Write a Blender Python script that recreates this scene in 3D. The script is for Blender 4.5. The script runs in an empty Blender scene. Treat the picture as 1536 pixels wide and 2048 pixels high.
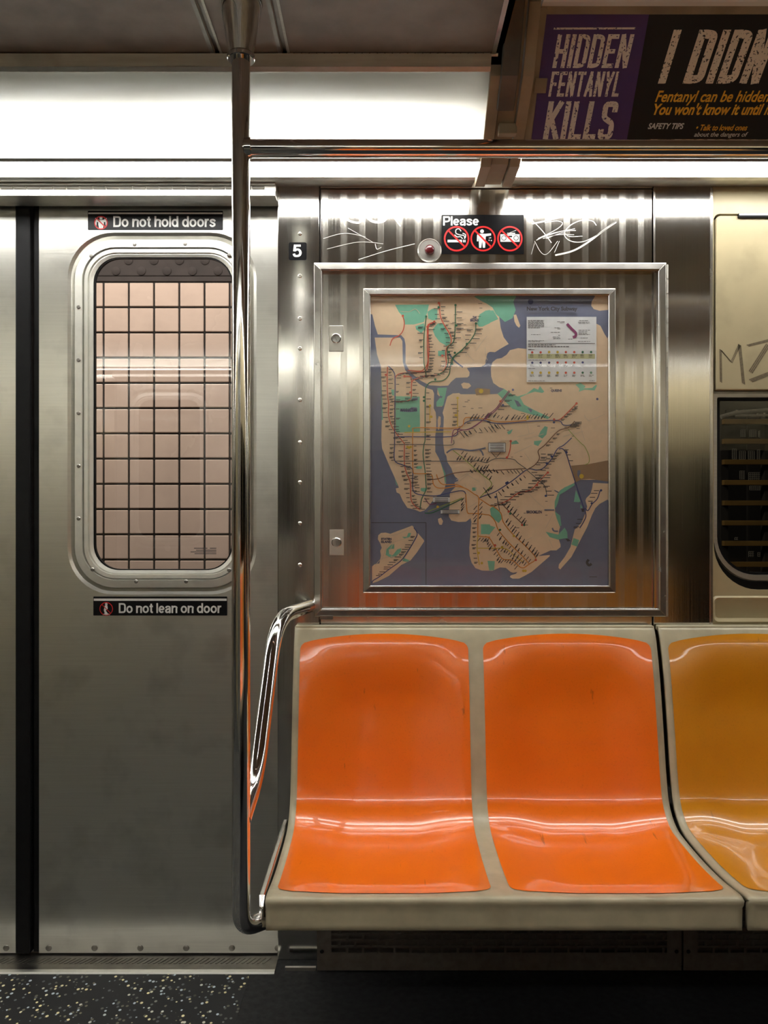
import bpy, math, random
from mathutils import Vector, Matrix
random.seed(7)

# ------------------------------------------------------------------ camera, world, exposure
SC = bpy.context.scene
COL = SC.collection
F = 1680.0          # focal length in pixels of the 1536 x 2048 frame
DW = 2.10           # distance camera -> wall panels
CH = 1.12           # camera height
WID = 2.62          # inside width of the car
cam_d = bpy.data.cameras.new('camera'); cam = bpy.data.objects.new('camera', cam_d); COL.objects.link(cam)
cam.location = (0, -DW, CH); cam.rotation_euler = (math.pi/2, 0, 0)
cam_d.sensor_width = 36; cam_d.lens = F/2048*36; cam_d.clip_start = 0.02
SC.camera = cam
w = bpy.data.worlds.new('tunnel_dark'); SC.world = w; w.use_nodes = True
w.node_tree.nodes['Background'].inputs[0].default_value = (0.02, 0.022, 0.025, 1)
w.node_tree.nodes['Background'].inputs[1].default_value = 0.0
vs = SC.view_settings
vs.view_transform = 'Standard'; vs.look = 'None'; vs.gamma = 1; vs.use_curve_mapping = False
vs.exposure = 0.0
LENS_E = 16.0       # ribbed bottom lens of the cove lights
TUBE_E = 90.0       # fluorescent tubes
def area_lamp(name, loc, rot, sx, sy, power, col):
    l = bpy.data.lights.new(name, 'AREA'); l.shape = 'RECTANGLE'; l.size = sx; l.size_y = sy; l.energy = power; l.color = col
    o = bpy.data.objects.new(name, l); COL.objects.link(o); o.location = loc; o.rotation_euler = rot
    return o
# the station's own lighting, above the gap between car and tiled wall
area_lamp('station_lamp_offscreen', (-1.1, 0.75, 2.75), (math.radians(38), 0, 0), 3.0, 0.25, 50, (1, .93, .84))

# ------------------------------------------------------------------ pixel helpers
def X(px, d=DW): return (px-768)*d/F
def Z(py, d=DW): return CH+(1024-py)*d/F
def Yd(d): return d-DW

# ------------------------------------------------------------------ materials
M = {}
def new_mat(name):
    m = bpy.data.materials.new(name); m.use_nodes = True; M[name] = m
    nt = m.node_tree; return m, nt, nt.nodes['Principled BSDF']
def noise_node(nt, scale3, scale=1.0, detail=4):
    g = nt.nodes.new('ShaderNodeNewGeometry'); mp = nt.nodes.new('ShaderNodeMapping'); mp.inputs['Scale'].default_value = scale3
    n = nt.nodes.new('ShaderNodeTexNoise'); n.inputs['Scale'].default_value = scale; n.inputs['Detail'].default_value = detail
    nt.links.new(g.outputs['Position'], mp.inputs[0]); nt.links.new(mp.outputs[0], n.inputs[0]); return n
def ramp(nt, src, a, b, va, vb):
    r = nt.nodes.new('ShaderNodeMapRange'); r.inputs[1].default_value = a; r.inputs[2].default_value = b
    r.inputs[3].default_value = va; r.inputs[4].default_value = vb; nt.links.new(src, r.inputs[0]); return r.outputs[0]
def mixc(nt, fac, c1, c2):
    mx = nt.nodes.new('ShaderNodeMix'); mx.data_type = 'RGBA'
    if fac is not None: nt.links.new(fac, mx.inputs[0])
    for i, c in ((6, c1), (7, c2)):
        if isinstance(c, (tuple, list)): mx.inputs[i].default_value = (*c[:3], 1)
        else: nt.links.new(c, mx.inputs[i])
    return mx.outputs[2]
def mat(name, col, metal=0.0, rough=0.4, nscale=(20, 20, 20), cvar=0.0, rvar=0.0, bump=0.0, col2=None, coat=0.0, dirt=0.0, spec=0.5):
    m, nt, p = new_mat(name)
    p.inputs['Base Color'].default_value = (*col, 1); p.inputs['Metallic'].default_value = metal
    p.inputs['Roughness'].default_value = rough; p.inputs['Coat Weight'].default_value = coat; p.inputs['Coat Roughness'].default_value = 0.08
    p.inputs['Specular IOR Level'].default_value = spec
    if cvar or rvar or bump or dirt:
        n = noise_node(nt, nscale)
        c = None
        if cvar:
            c2 = col2 or tuple(x*(1-cvar) for x in col)
            c = mixc(nt, ramp(nt, n.outputs[0], .3, .7, 0, 1), col, c2)
        if dirt:
            n2 = noise_node(nt, (9, 9, 9), 1, 8)
            c = mixc(nt, ramp(nt, n2.outputs[0], .52, .72, 0, dirt), c if c else col, tuple(x*.35 for x in col))
        if c: nt.links.new(c, p.inputs['Base Color'])
        if rvar: nt.links.new(ramp(nt, n.outputs[0], .25, .75, rough-rvar, rough+rvar), p.inputs['Roughness'])
        if bump:
            b = nt.nodes.new('ShaderNodeBump'); b.inputs['Strength'].default_value = bump; b.inputs['Distance'].default_value = .001
            nt.links.new(n.outputs[0], b.inputs['Height']); nt.links.new(b.outputs[0], p.inputs['Normal'])
    return m
def emat(name, col, s):
    m, nt, p = new_mat(name)
    p.inputs['Base Color'].default_value = (.8, .8, .8, 1); p.inputs['Emission Color'].default_value = (*col, 1); p.inputs['Emission Strength'].default_value = s
    return m
def glassmat(name, tint, ior, rough=0.0):
    m, nt, p = new_mat(name); nt.nodes.remove(p)
    t = nt.nodes.new('ShaderNodeBsdfTransparent'); t.inputs[0].default_value = (*tint, 1)
    g = nt.nodes.new('ShaderNodeBsdfGlossy'); g.inputs['Roughness'].default_value = rough
    f = nt.nodes.new('ShaderNodeFresnel'); f.inputs[0].default_value = ior
    mx = nt.nodes.new('ShaderNodeMixShader'); nt.links.new(f.outputs[0], mx.inputs[0]); nt.links.new(t.outputs[0], mx.inputs[1]); nt.links.new(g.outputs[0], mx.inputs[2])
    nt.links.new(mx.outputs[0], nt.nodes['Material Output'].inputs[0]); return m

mat('door_steel', (.68, .67, .62), 1, .32, (6, 6, 500), .08, .04, .012, dirt=.3)
mat('post_steel', (.58, .56, .52), 1, .125, (500, 30, 3), .12, .03, .03, dirt=.15)
mat('frame_steel', (.66, .64, .60), 1, .24, (30, 30, 30), .08, .04)
mat('dark_steel', (.30, .285, .26), 1, .35, (30, 30, 30), .2, .08, dirt=.3)
mat('chrome', (.80, .80, .80), 1, .06, (12, 12, 12), .05, .02)
mat('aluminium', (.70, .69, .64), 1, .38, (40, 40, 40), .1, .06, dirt=.3)
mat('pale_aluminium', (.80, .79, .73), .75, .42, (40, 40, 40), .08, .05, dirt=.2)
mat('trim_metal', (.52, .50, .45), 1, .40, (8, 200, 200), .12, .05, dirt=.3)
mat('rubber', (.006, .006, .0065), 0, .5, (40, 40, 40), .3, .1, spec=.15)
mat('cream', (.45, .385, .235), 0, .32, (12, 12, 12), .10, .05, dirt=.25)
mat('shell', (.47, .42, .29), 0, .34, (30, 30, 30), .14, .06, dirt=.35)
mat('ceiling_panel', (.235, .19, .155), 0, .42, (14, 14, 14), .25, .08, dirt=.4)
mat('bracket_brown', (.36, .28, .185), 0, .45, (15, 15, 15), .2, .08, dirt=.5)
mat('grey_cover', (.13, .125, .115), .4, .4, (20, 20, 20), .3, .1, dirt=.4)
mat('cove_trim', (.36, .33, .26), 0, .4, (6, 60, 60), .25, .08, dirt=.5)
mat('white_enamel', (.82, .82, .80), 0, .4, (10, 10, 10), .05)
mat('aged_enamel', (.30, .31, .27), 0, .5, (10, 10, 10), .15)
mat('sign_black', (.005, .005, .006), 0, .3, spec=.2)
mat('print_white', (.80, .80, .77), 0, .4, (80, 80, 80), .1)
mat('print_red', (.62, .012, .012), 0, .4, (80, 80, 80), .1)
mat('tile_peach', (.61, .47, .39), 0, .25, (3, 3, 3), .10, .06, dirt=.12)
mat('grout', (.02, .017, .015), 0, .9, (40, 40, 40), .3)
mat('old_beam', (.045, .034, .031), 0, .8, (12, 12, 12), .4, 0, .8, dirt=.4)
mat('plank', (.36, .22, .06), 0, .6, (3, 30, 30), .35, dirt=.5)
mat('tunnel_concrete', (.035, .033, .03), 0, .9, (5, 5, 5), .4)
mat('pipe_grey', (.6, .58, .5), .3, .5, (20, 20, 20), .3)
mat('red_plastic', (.10, .008, .012), 0, .2, (60, 60, 60), .2, coat=.5)
mat('clear_ring', (.55, .54, .50), .6, .18, (60, 60, 60), .1)
mat('floor_black', (.010, .010, .011), 0, .6, (60, 60, 60), .4, .1, spec=.3)
mat('scrap_pink', (.45, .2, .18), 0, .6, (90, 90, 90), .3)
mat('grille_paint', (.13, .11, .09), .2, .5, (60, 60, 60), .3, .1)
mat('scratch', (.72, .71, .67), 1, .55, (90, 90, 90), .2)
mat('scuff_brown', (.19, .15, .09), 0, .5, (200, 40, 200), .4)
emat('lamp_lens', (1, .985, .95), LENS_E)
emat('tube_glow', (1, .985, .95), TUBE_E)
glassmat('door_glass', (.96, .95, .94), 2.0)
glassmat('window_glass', (.55, .52, .46), 1.6)
glassmat('map_glass', (.99, .99, .98), 1.6, .03)

def stripes_mat():
    m, nt, p = new_mat('striped_steel'); p.inputs['Metallic'].default_value = 1
    g = nt.nodes.new('ShaderNodeNewGeometry'); s = nt.nodes.new('ShaderNodeSeparateXYZ'); nt.links.new(g.outputs['Position'], s.inputs[0])
    def math_(op, a, b=None):
        k = nt.nodes.new('ShaderNodeMath'); k.operation = op
        nt.links.new(a, k.inputs[0])
        if b is not None: k.inputs[1].default_value = b
        return k.outputs[0]
    fr = math_('FRACT', math_('MULTIPLY', s.outputs[0], 1/.0465))
    st = math_('GREATER_THAN', fr, .66)
    n = noise_node(nt, (400, 30, 3)); n2 = noise_node(nt, (9, 9, 9), 1, 7)
    c = mixc(nt, st, (.50, .48, .44), (.545, .525, .48))
    c = mixc(nt, ramp(nt, n2.outputs[0], .5, .75, 0, .35), c, (.28, .26, .23))
    nt.links.new(c, p.inputs['Base Color'])
    r = mixc(nt, st, (.15, .15, .15), (.21, .21, .21))
    add = nt.nodes.new('ShaderNodeMath'); add.operation = 'ADD'
    sep = nt.nodes.new('ShaderNodeSeparateColor'); nt.links.new(r, sep.inputs[0]); nt.links.new(sep.outputs[0], add.inputs[0])
    nt.links.new(ramp(nt, n.outputs[0], .2, .8, -.04, .05), add.inputs[1]); nt.links.new(add.outputs[0], p.inputs['Roughness'])
stripes_mat()
def lens_translucent():
    m, nt, p = new_mat('cover_acrylic'); nt.nodes.remove(p)
    t = nt.nodes.new('ShaderNodeBsdfTranslucent'); t.inputs[0].default_value = (.72, .72, .69, 1)
    d = nt.nodes.new('ShaderNodeBsdfDiffuse'); d.inputs[0].default_value = (.55, .56, .51, 1)
    n = noise_node(nt, (2.5, 14, 14), 1, 6); nt.links.new(mixc(nt, ramp(nt, n.outputs[0], .45, .7, 0, 1), (.60, .60, .57), (.44, .43, .39)), t.inputs[0])
    mx = nt.nodes.new('ShaderNodeMixShader'); mx.inputs[0].default_value = .35
    g = nt.nodes.new('ShaderNodeBsdfGlossy'); g.inputs['Roughness'].default_value = .2
    mx2 = nt.nodes.new('ShaderNodeMixShader'); mx2.inputs[0].default_value = .05
    nt.links.new(t.outputs[0], mx.inputs[1]); nt.links.new(d.outputs[0], mx.inputs[2])
    nt.links.new(mx.outputs[0], mx2.inputs[1]); nt.links.new(g.outputs[0], mx2.inputs[2])
    nt.links.new(mx2.outputs[0], nt.nodes['Material Output'].inputs[0])
lens_translucent()
def seat_mat(name, a, b):
    m, nt, p = new_mat(name)
    n = noise_node(nt, (7, 7, 7), 1, 3); sp = noise_node(nt, (260, 260, 260), 1, 2); sc = noise_node(nt, (60, 8, 18), 1, 6)
    c = mixc(nt, ramp(nt, n.outputs[0], .3, .7, 0, 1), a, b)
    c = mixc(nt, ramp(nt, sp.outputs[0], .55, .75, 0, .25), c, tuple(x*.6 for x in a))
    c = mixc(nt, ramp(nt, sc.outputs[0], .70, .76, 0, .6), c, tuple(x*.3 for x in a))
    nt.links.new(c, p.inputs['Base Color']); p.inputs['Roughness'].default_value = .3; p.inputs['Coat Weight'].default_value = .7; p.inputs['Coat Roughness'].default_value = .05
seat_mat('seat_orange', (.90, .182, .003), (.85, .162, .003))
seat_mat('seat_yellow', (.66, .265, .006), (.60, .23, .005))
def speckle_floor():
    m, nt, p = new_mat('floor_speckle'); p.inputs['Roughness'].default_value = .6; p.inputs['Specular IOR Level'].default_value = .3
    g = nt.nodes.new('ShaderNodeNewGeometry'); mp = nt.nodes.new('ShaderNodeMapping'); mp.inputs['Scale'].default_value = (1, .8, 1)
    nt.links.new(g.outputs['Position'], mp.inputs[0])
    v = nt.nodes.new('ShaderNodeTexVoronoi'); v.inputs['Scale'].default_value = 95; nt.links.new(mp.outputs[0], v.inputs[0])
    sep = nt.nodes.new('ShaderNodeSeparateColor'); nt.links.new(v.outputs['Color'], sep.inputs[0])
    near = ramp(nt, v.outputs['Distance'], .28, .36, 1, 0)
    pick = ramp(nt, sep.outputs[0], .36, .38, 0, 1)
    mu = nt.nodes.new('ShaderNodeMath'); mu.operation = 'MULTIPLY'; nt.links.new(near, mu.inputs[0]); nt.links.new(pick, mu.inputs[1])
    tone = mixc(nt, ramp(nt, sep.outputs[1], .3, .7, 0, 1), (.75, .66, .36), (.45, .52, .58))
    tone = mixc(nt, ramp(nt, sep.outputs[2], .2, .9, 0, .9), tone, (.05, .05, .05))
    nt.links.new(mixc(nt, mu.outputs[0], (.010, .010, .011), tone), p.inputs['Base Color'])
speckle_floor()
def distressed(name, col, under):
    m, nt, p = new_mat(name); p.inputs['Roughness'].default_value = .45
    n = noise_node(nt, (210, 210, 210), 1, 5); nt.links.new(mixc(nt, ramp(nt, n.outputs[0], .36, .42, 0, 1), under, col), p.inputs['Base Color'])
distressed('ad_letter_purple', (.90, .82, .75), (.06, .03, .12))
distressed('ad_letter_black', (.90, .79, .66), (.02, .018, .018))
PR = dict(ad_purple=(.085, .042, .17), ad_black=(.010, .0095, .011), ad_gold=(.98, .50, .04), map_water=(.17, .19, .285), map_land=(.80, .615, .43),
          map_park=(.21, .52, .38), map_brown=(.33, .22, .13), map_paper=(.76, .78, .80), map_band=(.55, .55, .32), map_ink=(.06, .055, .06), map_navy=(.035, .04, .11),
          line_red=(.62, .10, .06), line_green=(.03, .16, .085), line_blue=(.06, .075, .22), line_orange=(.66, .25, .04), line_brown=(.20, .10, .06),
          line_yellow=(.66, .46, .05), line_grey=(.12, .12, .12), line_lime=(.30, .40, .08), line_purple=(.25, .06, .16), map_road=(.68, .56, .43))
for k, v in PR.items(): mat(k, v, 0, .5, (60, 60, 60), .06)

# ------------------------------------------------------------------ mesh builder
MIR = False
WLOC = {}
def flip(co): return (co[0], -WID-co[1], co[2]) if MIR else tuple(co)
class MB:
    def __init__(s): s.v = []; s.f = []
    def add(s, vs, fs):
        n = len(s.v); s.v += [tuple(v) for v in vs]; s.f += [tuple(i+n for i in f) for f in fs]; return s
    def box(s, x0, x1, y0, y1, z0, z1):
        if x0 > x1: x0, x1 = x1, x0
        if y0 > y1: y0, y1 = y1, y0
        if z0 > z1: z0, z1 = z1, z0
        return s.add([(x0,y0,z0),(x1,y0,z0),(x1,y1,z0),(x0,y1,z0),(x0,y0,z1),(x1,y0,z1),(x1,y1,z1),(x0,y1,z1)],
                     [(0,3,2,1),(4,5,6,7),(0,1,5,4),(1,2,6,5),(2,3,7,6),(3,0,4,7)])
    def loft(s, loops, closed=True, cap0=False, cap1=False):
        n = len(loops[0]); vs = [p for l in loops for p in l]; fs = []
        for k in range(len(loops)-1):
            for i in range(n if closed else n-1):
                j = (i+1) % n; fs.append((k*n+i, k*n+j, (k+1)*n+j, (k+1)*n+i))
        if cap0: fs.append(tuple(reversed(range(n))))
        if cap1: fs.append(tuple((len(loops)-1)*n+i for i in range(n)))
        return s.add(vs, fs)
    def prism_xz(s, pts, y0, y1):      # outline in x,z pushed along y
        return s.loft([[(x, y0, z) for x, z in pts], [(x, y1, z) for x, z in pts]], True, True, True)
    def prism_yz(s, pts, x0, x1):      # outline in y,z pushed along x
        return s.loft([[(x0, y, z) for y, z in pts], [(x1, y, z) for y, z in pts]], True, True, True)
    def poly_xz(s, pts, y): return s.add([(x, y, z) for x, z in pts], [tuple(range(len(pts)))])
    def tube(s, path, r, n=20, caps=True):
        path = [Vector(p) for p in path]; loops = []
        t0 = (path[1]-path[0]).normalized(); ref = Vector((0, 0, 1)) if abs(t0.z) < .9 else Vector((1, 0, 0))
        a = t0.cross(ref).normalized()
        for i, p in enumerate(path):
            t = (path[min(i+1, len(path)-1)]-path[max(i-1, 0)]).normalized()
            a = (a-t*a.dot(t)).normalized(); b = t.cross(a)
            rr = r[i] if isinstance(r, (list, tuple)) else r
            loops.append([p+(a*math.cos(2*math.pi*k/n)+b*math.sin(2*math.pi*k/n))*rr for k in range(n)])
        return s.loft(loops, True, caps, caps)
    def disc_y(s, x, z, prof, n=20):   # lathe about a y axis, prof = [(radius, y)]
        loops = [[(x+r*math.cos(2*math.pi*k/n), y, z+r*math.sin(2*math.pi*k/n)) for k in range(n)] for r, y in prof]
        return s.loft(loops, True, True, True)
    def ribbon(s, pts, wd, y):
        n = len(pts); L = []; R = []
        for i in range(n):
            a = pts[max(i-1, 0)]; b = pts[min(i+1, n-1)]
            dx, dz = b[0]-a[0], b[1]-a[1]; l = math.hypot(dx, dz) or 1
            ww = wd[i] if isinstance(wd, (list, tuple)) else wd
            nx, nz = -dz/l*ww/2, dx/l*ww/2
            L.append((pts[i][0]+nx, y, pts[i][1]+nz)); R.append((pts[i][0]-nx, y, pts[i][1]-nz))
        return s.loft([L, R], False)
    def build(s, name, m, parent=None, smooth=False, bevel=0, bseg=2, label=None, cat=None, group=None, kind=None, solid=0, seen=True):
        vs = [flip(v) for v in s.v]
        xs, ys, zs = zip(*vs)
        c = Vector(((min(xs)+max(xs))/2, (min(ys)+max(ys))/2, (min(zs)+max(zs))/2 if parent else min(zs)))
        me = bpy.data.meshes.new(name)
        me.from_pydata([Vector(v)-c for v in vs], [], [f[::-1] for f in s.f] if MIR else s.f)
        me.materials.append(M[m]); me.update()
        o = bpy.data.objects.new(name, me); COL.objects.link(o)
        WLOC[o] = c
        if parent: o.parent = parent; o.location = c-WLOC[parent]
        else: o.location = c
        if smooth:
            me.shade_smooth() if smooth is True else me.set_sharp_from_angle(angle=smooth)
        if solid:
            k = o.modifiers.new('thickness', 'SOLIDIFY'); k.thickness = abs(solid); k.offset = -1 if solid > 0 else 1
        if bevel:
            k = o.modifiers.new('soft_edges', 'BEVEL'); k.width = bevel; k.segments = bseg; k.limit_method = 'ANGLE'; k.angle_limit = .7
        tag(o, label, cat, group, kind); return o
def tag(o, label=None, cat=None, group=None, kind=None):
    if label: o['label'] = label
    if cat: o['category'] = cat
    if group: o['group'] = group
    if kind: o['kind'] = kind
    return o
def thing(name, loc, label, cat, group=None, kind=None):
    o = bpy.data.objects.new(name, None); COL.objects.link(o); o.empty_display_size = .05
    l = Vector(flip(loc)); o.location = l; WLOC[o] = l
    return tag(o, label, cat, group, kind)
def dup_child(src, parent, pos):
    o = src.copy(); COL.objects.link(o); o.parent = parent; o.location = Vector(pos)-WLOC[parent]; WLOC[o] = Vector(pos); return o
def rr(x0, x1, z0, z1, r, n=10):
    # rounded rectangle from the top-left corner clockwise; r = one radius or (tl, tr, br, bl)
    if not isinstance(r, (tuple, list)): r = (r,)*4
    P = []
    for (cx, cz, a0, q) in ((x0, z1, 180, 0), (x1, z1, 90, 1), (x1, z0, 0, 2), (x0, z0, -90, 3)):
        sx = 1 if cx == x0 else -1; sz = -1 if cz == z1 else 1
        for i in range(n+1):
            a = math.radians(a0-90*i/n); P.append((cx+sx*r[q]+r[q]*math.cos(a), cz+sz*r[q]+r[q]*math.sin(a)))
    return P
def rect_for(x0, x1, z0, z1, inner, n=10):
    P = []; C = [(x0, z1), (x1, z1), (x1, z0), (x0, z0)]
    for q in range(4):
        a = inner[q*(n+1)]; b = inner[q*(n+1)+n]; cx, cz = C[q]
        for i in range(n+1):
            t = i/n
            s0 = (cx, a[1]) if q in (0, 2) else (a[0], cz)
            s1 = (b[0], cz) if q in (0, 2) else (cx, b[1])
            k = t*2 if t <= .5 else t*2-1
            P.append((s0[0]+(cx-s0[0])*k, s0[1]+(cz-s0[1])*k) if t <= .5 else (cx+(s1[0]-cx)*k, cz+(s1[1]-cz)*k))
    return P
def L3(pts, y): return [(x, y, z) for x, z in pts]
def catmull(p, k=6):
    out = []
    for i in range(len(p)-1):
        p0 = p[max(i-1, 0)]; p1 = p[i]; p2 = p[i+1]; p3 = p[min(i+2, len(p)-1)]
        for j in range(k):
            t = j/k
            out.append(tuple(.5*((2*b)+(c-a)*t+(2*a-5*b+4*c-d)*t*t+(3*b-a-3*c+d)*t**3) for a, b, c, d in zip(p0, p1, p2, p3)))
    out.append(tuple(p[-1])); return out
def arc_path(pts, rad, n=8):
    """polyline with rounded corners"""
    pts = [Vector(p) for p in pts]; out = [pts[0]]
    for i in range(1, len(pts)-1):
        r = rad[i-1] if isinstance(rad, (list, tuple)) else rad
        a = (pts[i-1]-pts[i]).normalized(); b = (pts[i+1]-pts[i]).normalized()
        for j in range(n+1):
            t = j/n; out.append((pts[i]+a*r)*(1-t)**2+pts[i]*2*t*(1-t)+(pts[i]+b*r)*t*t)
    out.append(pts[-1]); return out
def miter_frame(parent, x0, x1, z0, z1, prof, m, name='frame_rail', bevel=.0008):
    # prof = [(inset, y)]; one mesh per rail, mitred
    def loop(t, y): return [(x0+t, y, z1-t), (x1-t, y, z1-t), (x1-t, y, z0+t), (x0+t, y, z0+t)]
    Ls = [loop(t, y) for t, y in prof]
    for k in range(4):
        mb = MB(); a = [l[k] for l in Ls]; b = [l[(k+1) % 4] for l in Ls]
        mb.loft([a, b], True, True, True); mb.build(name, m, parent, bevel=bevel)
TEXTS = []
def text_on(string, frame, box, m, parent, name='lettering', bold=.02, shear=0, lift=.0006, spacing=1.0):
    """frame=(hit(px,py)->3D point on the plane, normal); box=(left,top,right,bottom) pixels of the ink"""
    hit, nrm = frame
    cu = bpy.data.curves.new('txt', 'FONT'); cu.body = string; cu.size = 1; cu.offset = bold; cu.shear = shear; cu.space_character = spacing; cu.resolution_u = 4
    ob = bpy.data.objects.new('txt', cu); COL.objects.link(ob)
    dg = bpy.context.evaluated_depsgraph_get(); dg.update()
    me = bpy.data.meshes.new_from_object(ob.evaluated_get(dg)); bpy.data.objects.remove(ob); bpy.data.curves.remove(cu)
    xs = [v.co.x for v in me.vertices]; ys = [v.co.y for v in me.vertices]
    a0, a1, b0, b1 = min(xs), max(xs), min(ys), max(ys)
    l, t, r, b = box
    BL, BR, TL = Vector(hit(l, b)), Vector(hit(r, b)), Vector(hit(l, t))
    U = BR-BL; V = TL-BL; V = V-U.normalized()*V.dot(U.normalized())
    mb = MB(); mb.v = [tuple(BL+U*((v.co.x-a0)/(a1-a0))+V*((v.co.y-b0)/(b1-b0))+Vector(nrm)*lift) for v in me.vertices]
    mb.f = [tuple(p.vertices) for p in me.polygons]
    bpy.data.meshes.remove(me)
    return mb.build(name, m, parent)
def EL(cx, cy, rx, ry, a0, a1, n=24): return [(cx+rx*math.cos(math.radians(a0+(a1-a0)*k/n)), cy+ry*math.sin(math.radians(a0+(a1-a0)*k/n))) for k in range(n+1)]
def glyph(ch, W, cw):
    """grotesque letters as strokes: list of polylines and the advance width; cap height 1"""
    h = W/2; xh = .74; c = catmull
    arch = c([(h, .34), (h+.05, .56), (.29, xh-h), (.50, .58), (.57-h, .42), (.57-h, .2), (.57-h, 0)], 6)
    if ch == ' ': return [], .22
    if ch == 'o': return [EL(.31, xh/2, .31-h, xh/2-h, 0, 360)], .62
    if ch == 'n': return [[(h, 0), (h, xh)], arch], .57
    if ch == 'h': return [[(h, 0), (h, 1)], arch], .57
    if ch == 'l': return [[(h, 0), (h, 1)]], W
    if ch == 'd': return [EL(.30, xh/2, .30-h, xh/2-h, 0, 360), [(.60-h, 0), (.60-h, 1)]], .60
    if ch == 't': return [c([(.17, .94), (.17, .5), (.17, .2), (.21, h+.01), (.34, h)], 6), [(0, xh-.065), (.34, xh-.065)]], .34
    if ch == 'r': return [[(h, 0), (h, xh)], c([(h, .32), (h+.05, .54), (.22, xh-h), (.37, xh-h)], 6)], .37
    if ch == 's': return [c([(.49, .50), (.43, .61), (.28, xh-h), (.12, .61), (.11, .51), (.20, .43), (.36, .35), (.45, .27), (.44, .16), (.28, h), (.13, .12), (.06, .23)], 6)], .54
    if ch == 'e': return [[(h, xh/2), (.58-h, xh/2)], EL(.29, xh/2, .29-h, xh/2-h, 0, 318)], .58
    if ch == 'a': return [c([(.08, .50), (.13, .62), (.28, xh-h), (.43, .61), (.46, .48), (.46, .2), (.47, .05), (.50, 0)], 6), c([(.46, .43), (.25, .39), (.10, .30), (h, .19), (.13, .09), (.24, h), (.38, .12), (.46, .26)], 6)], .56
    if ch == '5': return [[(.52, 1-h), (.12, 1-h)], [(.15, 1), (.09, .46)], c([(.10, .50), (.26, .61), (.43, .55), (.50, .34), (.43, .14), (.27, h), (.12, .11), (.06, .27)], 6)], .58
    w = cw
    if ch == 'D': return [[(h, 0), (h, 1)], c([(h, 1-h), (w*.45, 1-h), (w*.78, .88), (w-h, .70), (w-h, .5), (w-h, .30), (w*.78, .12), (w*.45, h), (h, h)], 5)], w
    if ch == 'P': return [[(h, 0), (h, 1)], c([(h, 1-h), (w*.55, 1-h), (w*.82, .90), (w-h, .70), (w*.82, .52), (w*.55, .44), (h, .44)], 5)], w
    if ch == 'H': return [[(h, 0), (h, 1)], [(w-h, 0), (w-h, 1)], [(h, .5), (w-h, .5)]], w
    if ch == 'I': return [[(h, 0), (h, 1)]], W
    if ch == 'E': return [[(h, 0), (h, 1)], [(h, h), (w*.9, h)], [(h, .5), (w*.82, .5)], [(h, 1-h), (w*.9, 1-h)]], w*.9
    if ch == 'F': return [[(h, 0), (h, 1)], [(h, .5), (w*.8, .5)], [(h, 1-h), (w*.9, 1-h)]], w*.88
    if ch == 'N': return [[(h, 0), (h, 1)], [(w-h, 0), (w-h, 1)], [(h, 1), (w-h, 0)]], w
    if ch == 'T': return [[(w/2, 0), (w/2, 1)], [(0, 1-h), (w, 1-h)]], w
    if ch == 'A': return [[(h*.8, 0), (w/2, 1)], [(w-h*.8, 0), (w/2, 1)], [(w*.2, .28), (w*.8, .28)]], w
    if ch == 'Y': return [[(w/2, 0), (w/2, .5)], [(h*.8, 1), (w/2, .42)], [(w-h*.8, 1), (w/2, .42)]], w
    if ch == 'L': return [[(h, 0), (h, 1)], [(h, h), (w*.85, h)]], w*.82
    if ch == 'K': return [[(h, 0), (h, 1)], [(h, .36), (w-h*.6, 1)], [(w*.36, .55), (w-h*.5, 0)]], w
    if ch == 'S': return [c([(w-h, .72), (w*.80, .90), (w*.5, 1-h), (w*.2, .90), (h, .74), (w*.25, .58), (w*.72, .44), (w-h, .27), (w*.8, .10), (w*.5, h), (w*.2, .10), (h, .28)], 5)], w
    if ch == "'": return [[(h, 1), (h*.8, .72)]], W
    return [], .3
def stroke_text(string, frame, box, m, parent, W=.165, cw=.68, gap=.055, shear=0, lift=.0006, name='lettering'):
    hit, nrm = frame; x = 0; mb2 = MB()
    for ch in string:
        st, adv = glyph(ch, W, cw)
        for k, p in enumerate(st): mb2.ribbon([(x+a, b) for a, b in p], W, k*2e-5)
        x += adv+gap
    P = [(v[0]+shear*v[2], v[2]) for v in mb2.v]
    a0, a1 = min(p[0] for p in P), max(p[0] for p in P); b0, b1 = min(p[1] for p in P), max(p[1] for p in P)
    l, t, r, b = box
    BL, BR, TL = Vector(hit(l, b)), Vector(hit(r, b)), Vector(hit(l, t))
    U = BR-BL; V = TL-BL; V = V-U.normalized()*V.dot(U.normalized())
    mb = MB(); mb.f = mb2.f
    mb.v = [tuple(BL+U*((p[0]-a0)/(a1-a0))+V*((p[1]-b0)/(b1-b0))+Vector(nrm)*(lift+v[1])) for p, v in zip(P, mb2.v)]
    return mb.build(name, m, parent)
def wall_frame(d): return (lambda px, py: (X(px, d), Yd(d), Z(py, d)), (0, -1, 0))
def screw_mesh(name, m, parent, x, y, z, r):
    o = MB().disc_y(x, z, [(r*1.0, y+.001), (r, y-.0008), (r*.75, y-.0022), (r*.1, y-.0026)], 12).build(name, m, parent, smooth=.6)
    return o
def screws(parent, pts, y, r, m='aluminium'):
    first = None
    for x, z in pts:
        if first is None: first = screw_mesh('screw', m, parent, x, y, z, r); c0 = WLOC[first]; off = Vector((c0.x-x, 0, c0.z-z))
        else:
            dup_child(first, parent, Vector((x, c0.y, z))+off)

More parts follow.
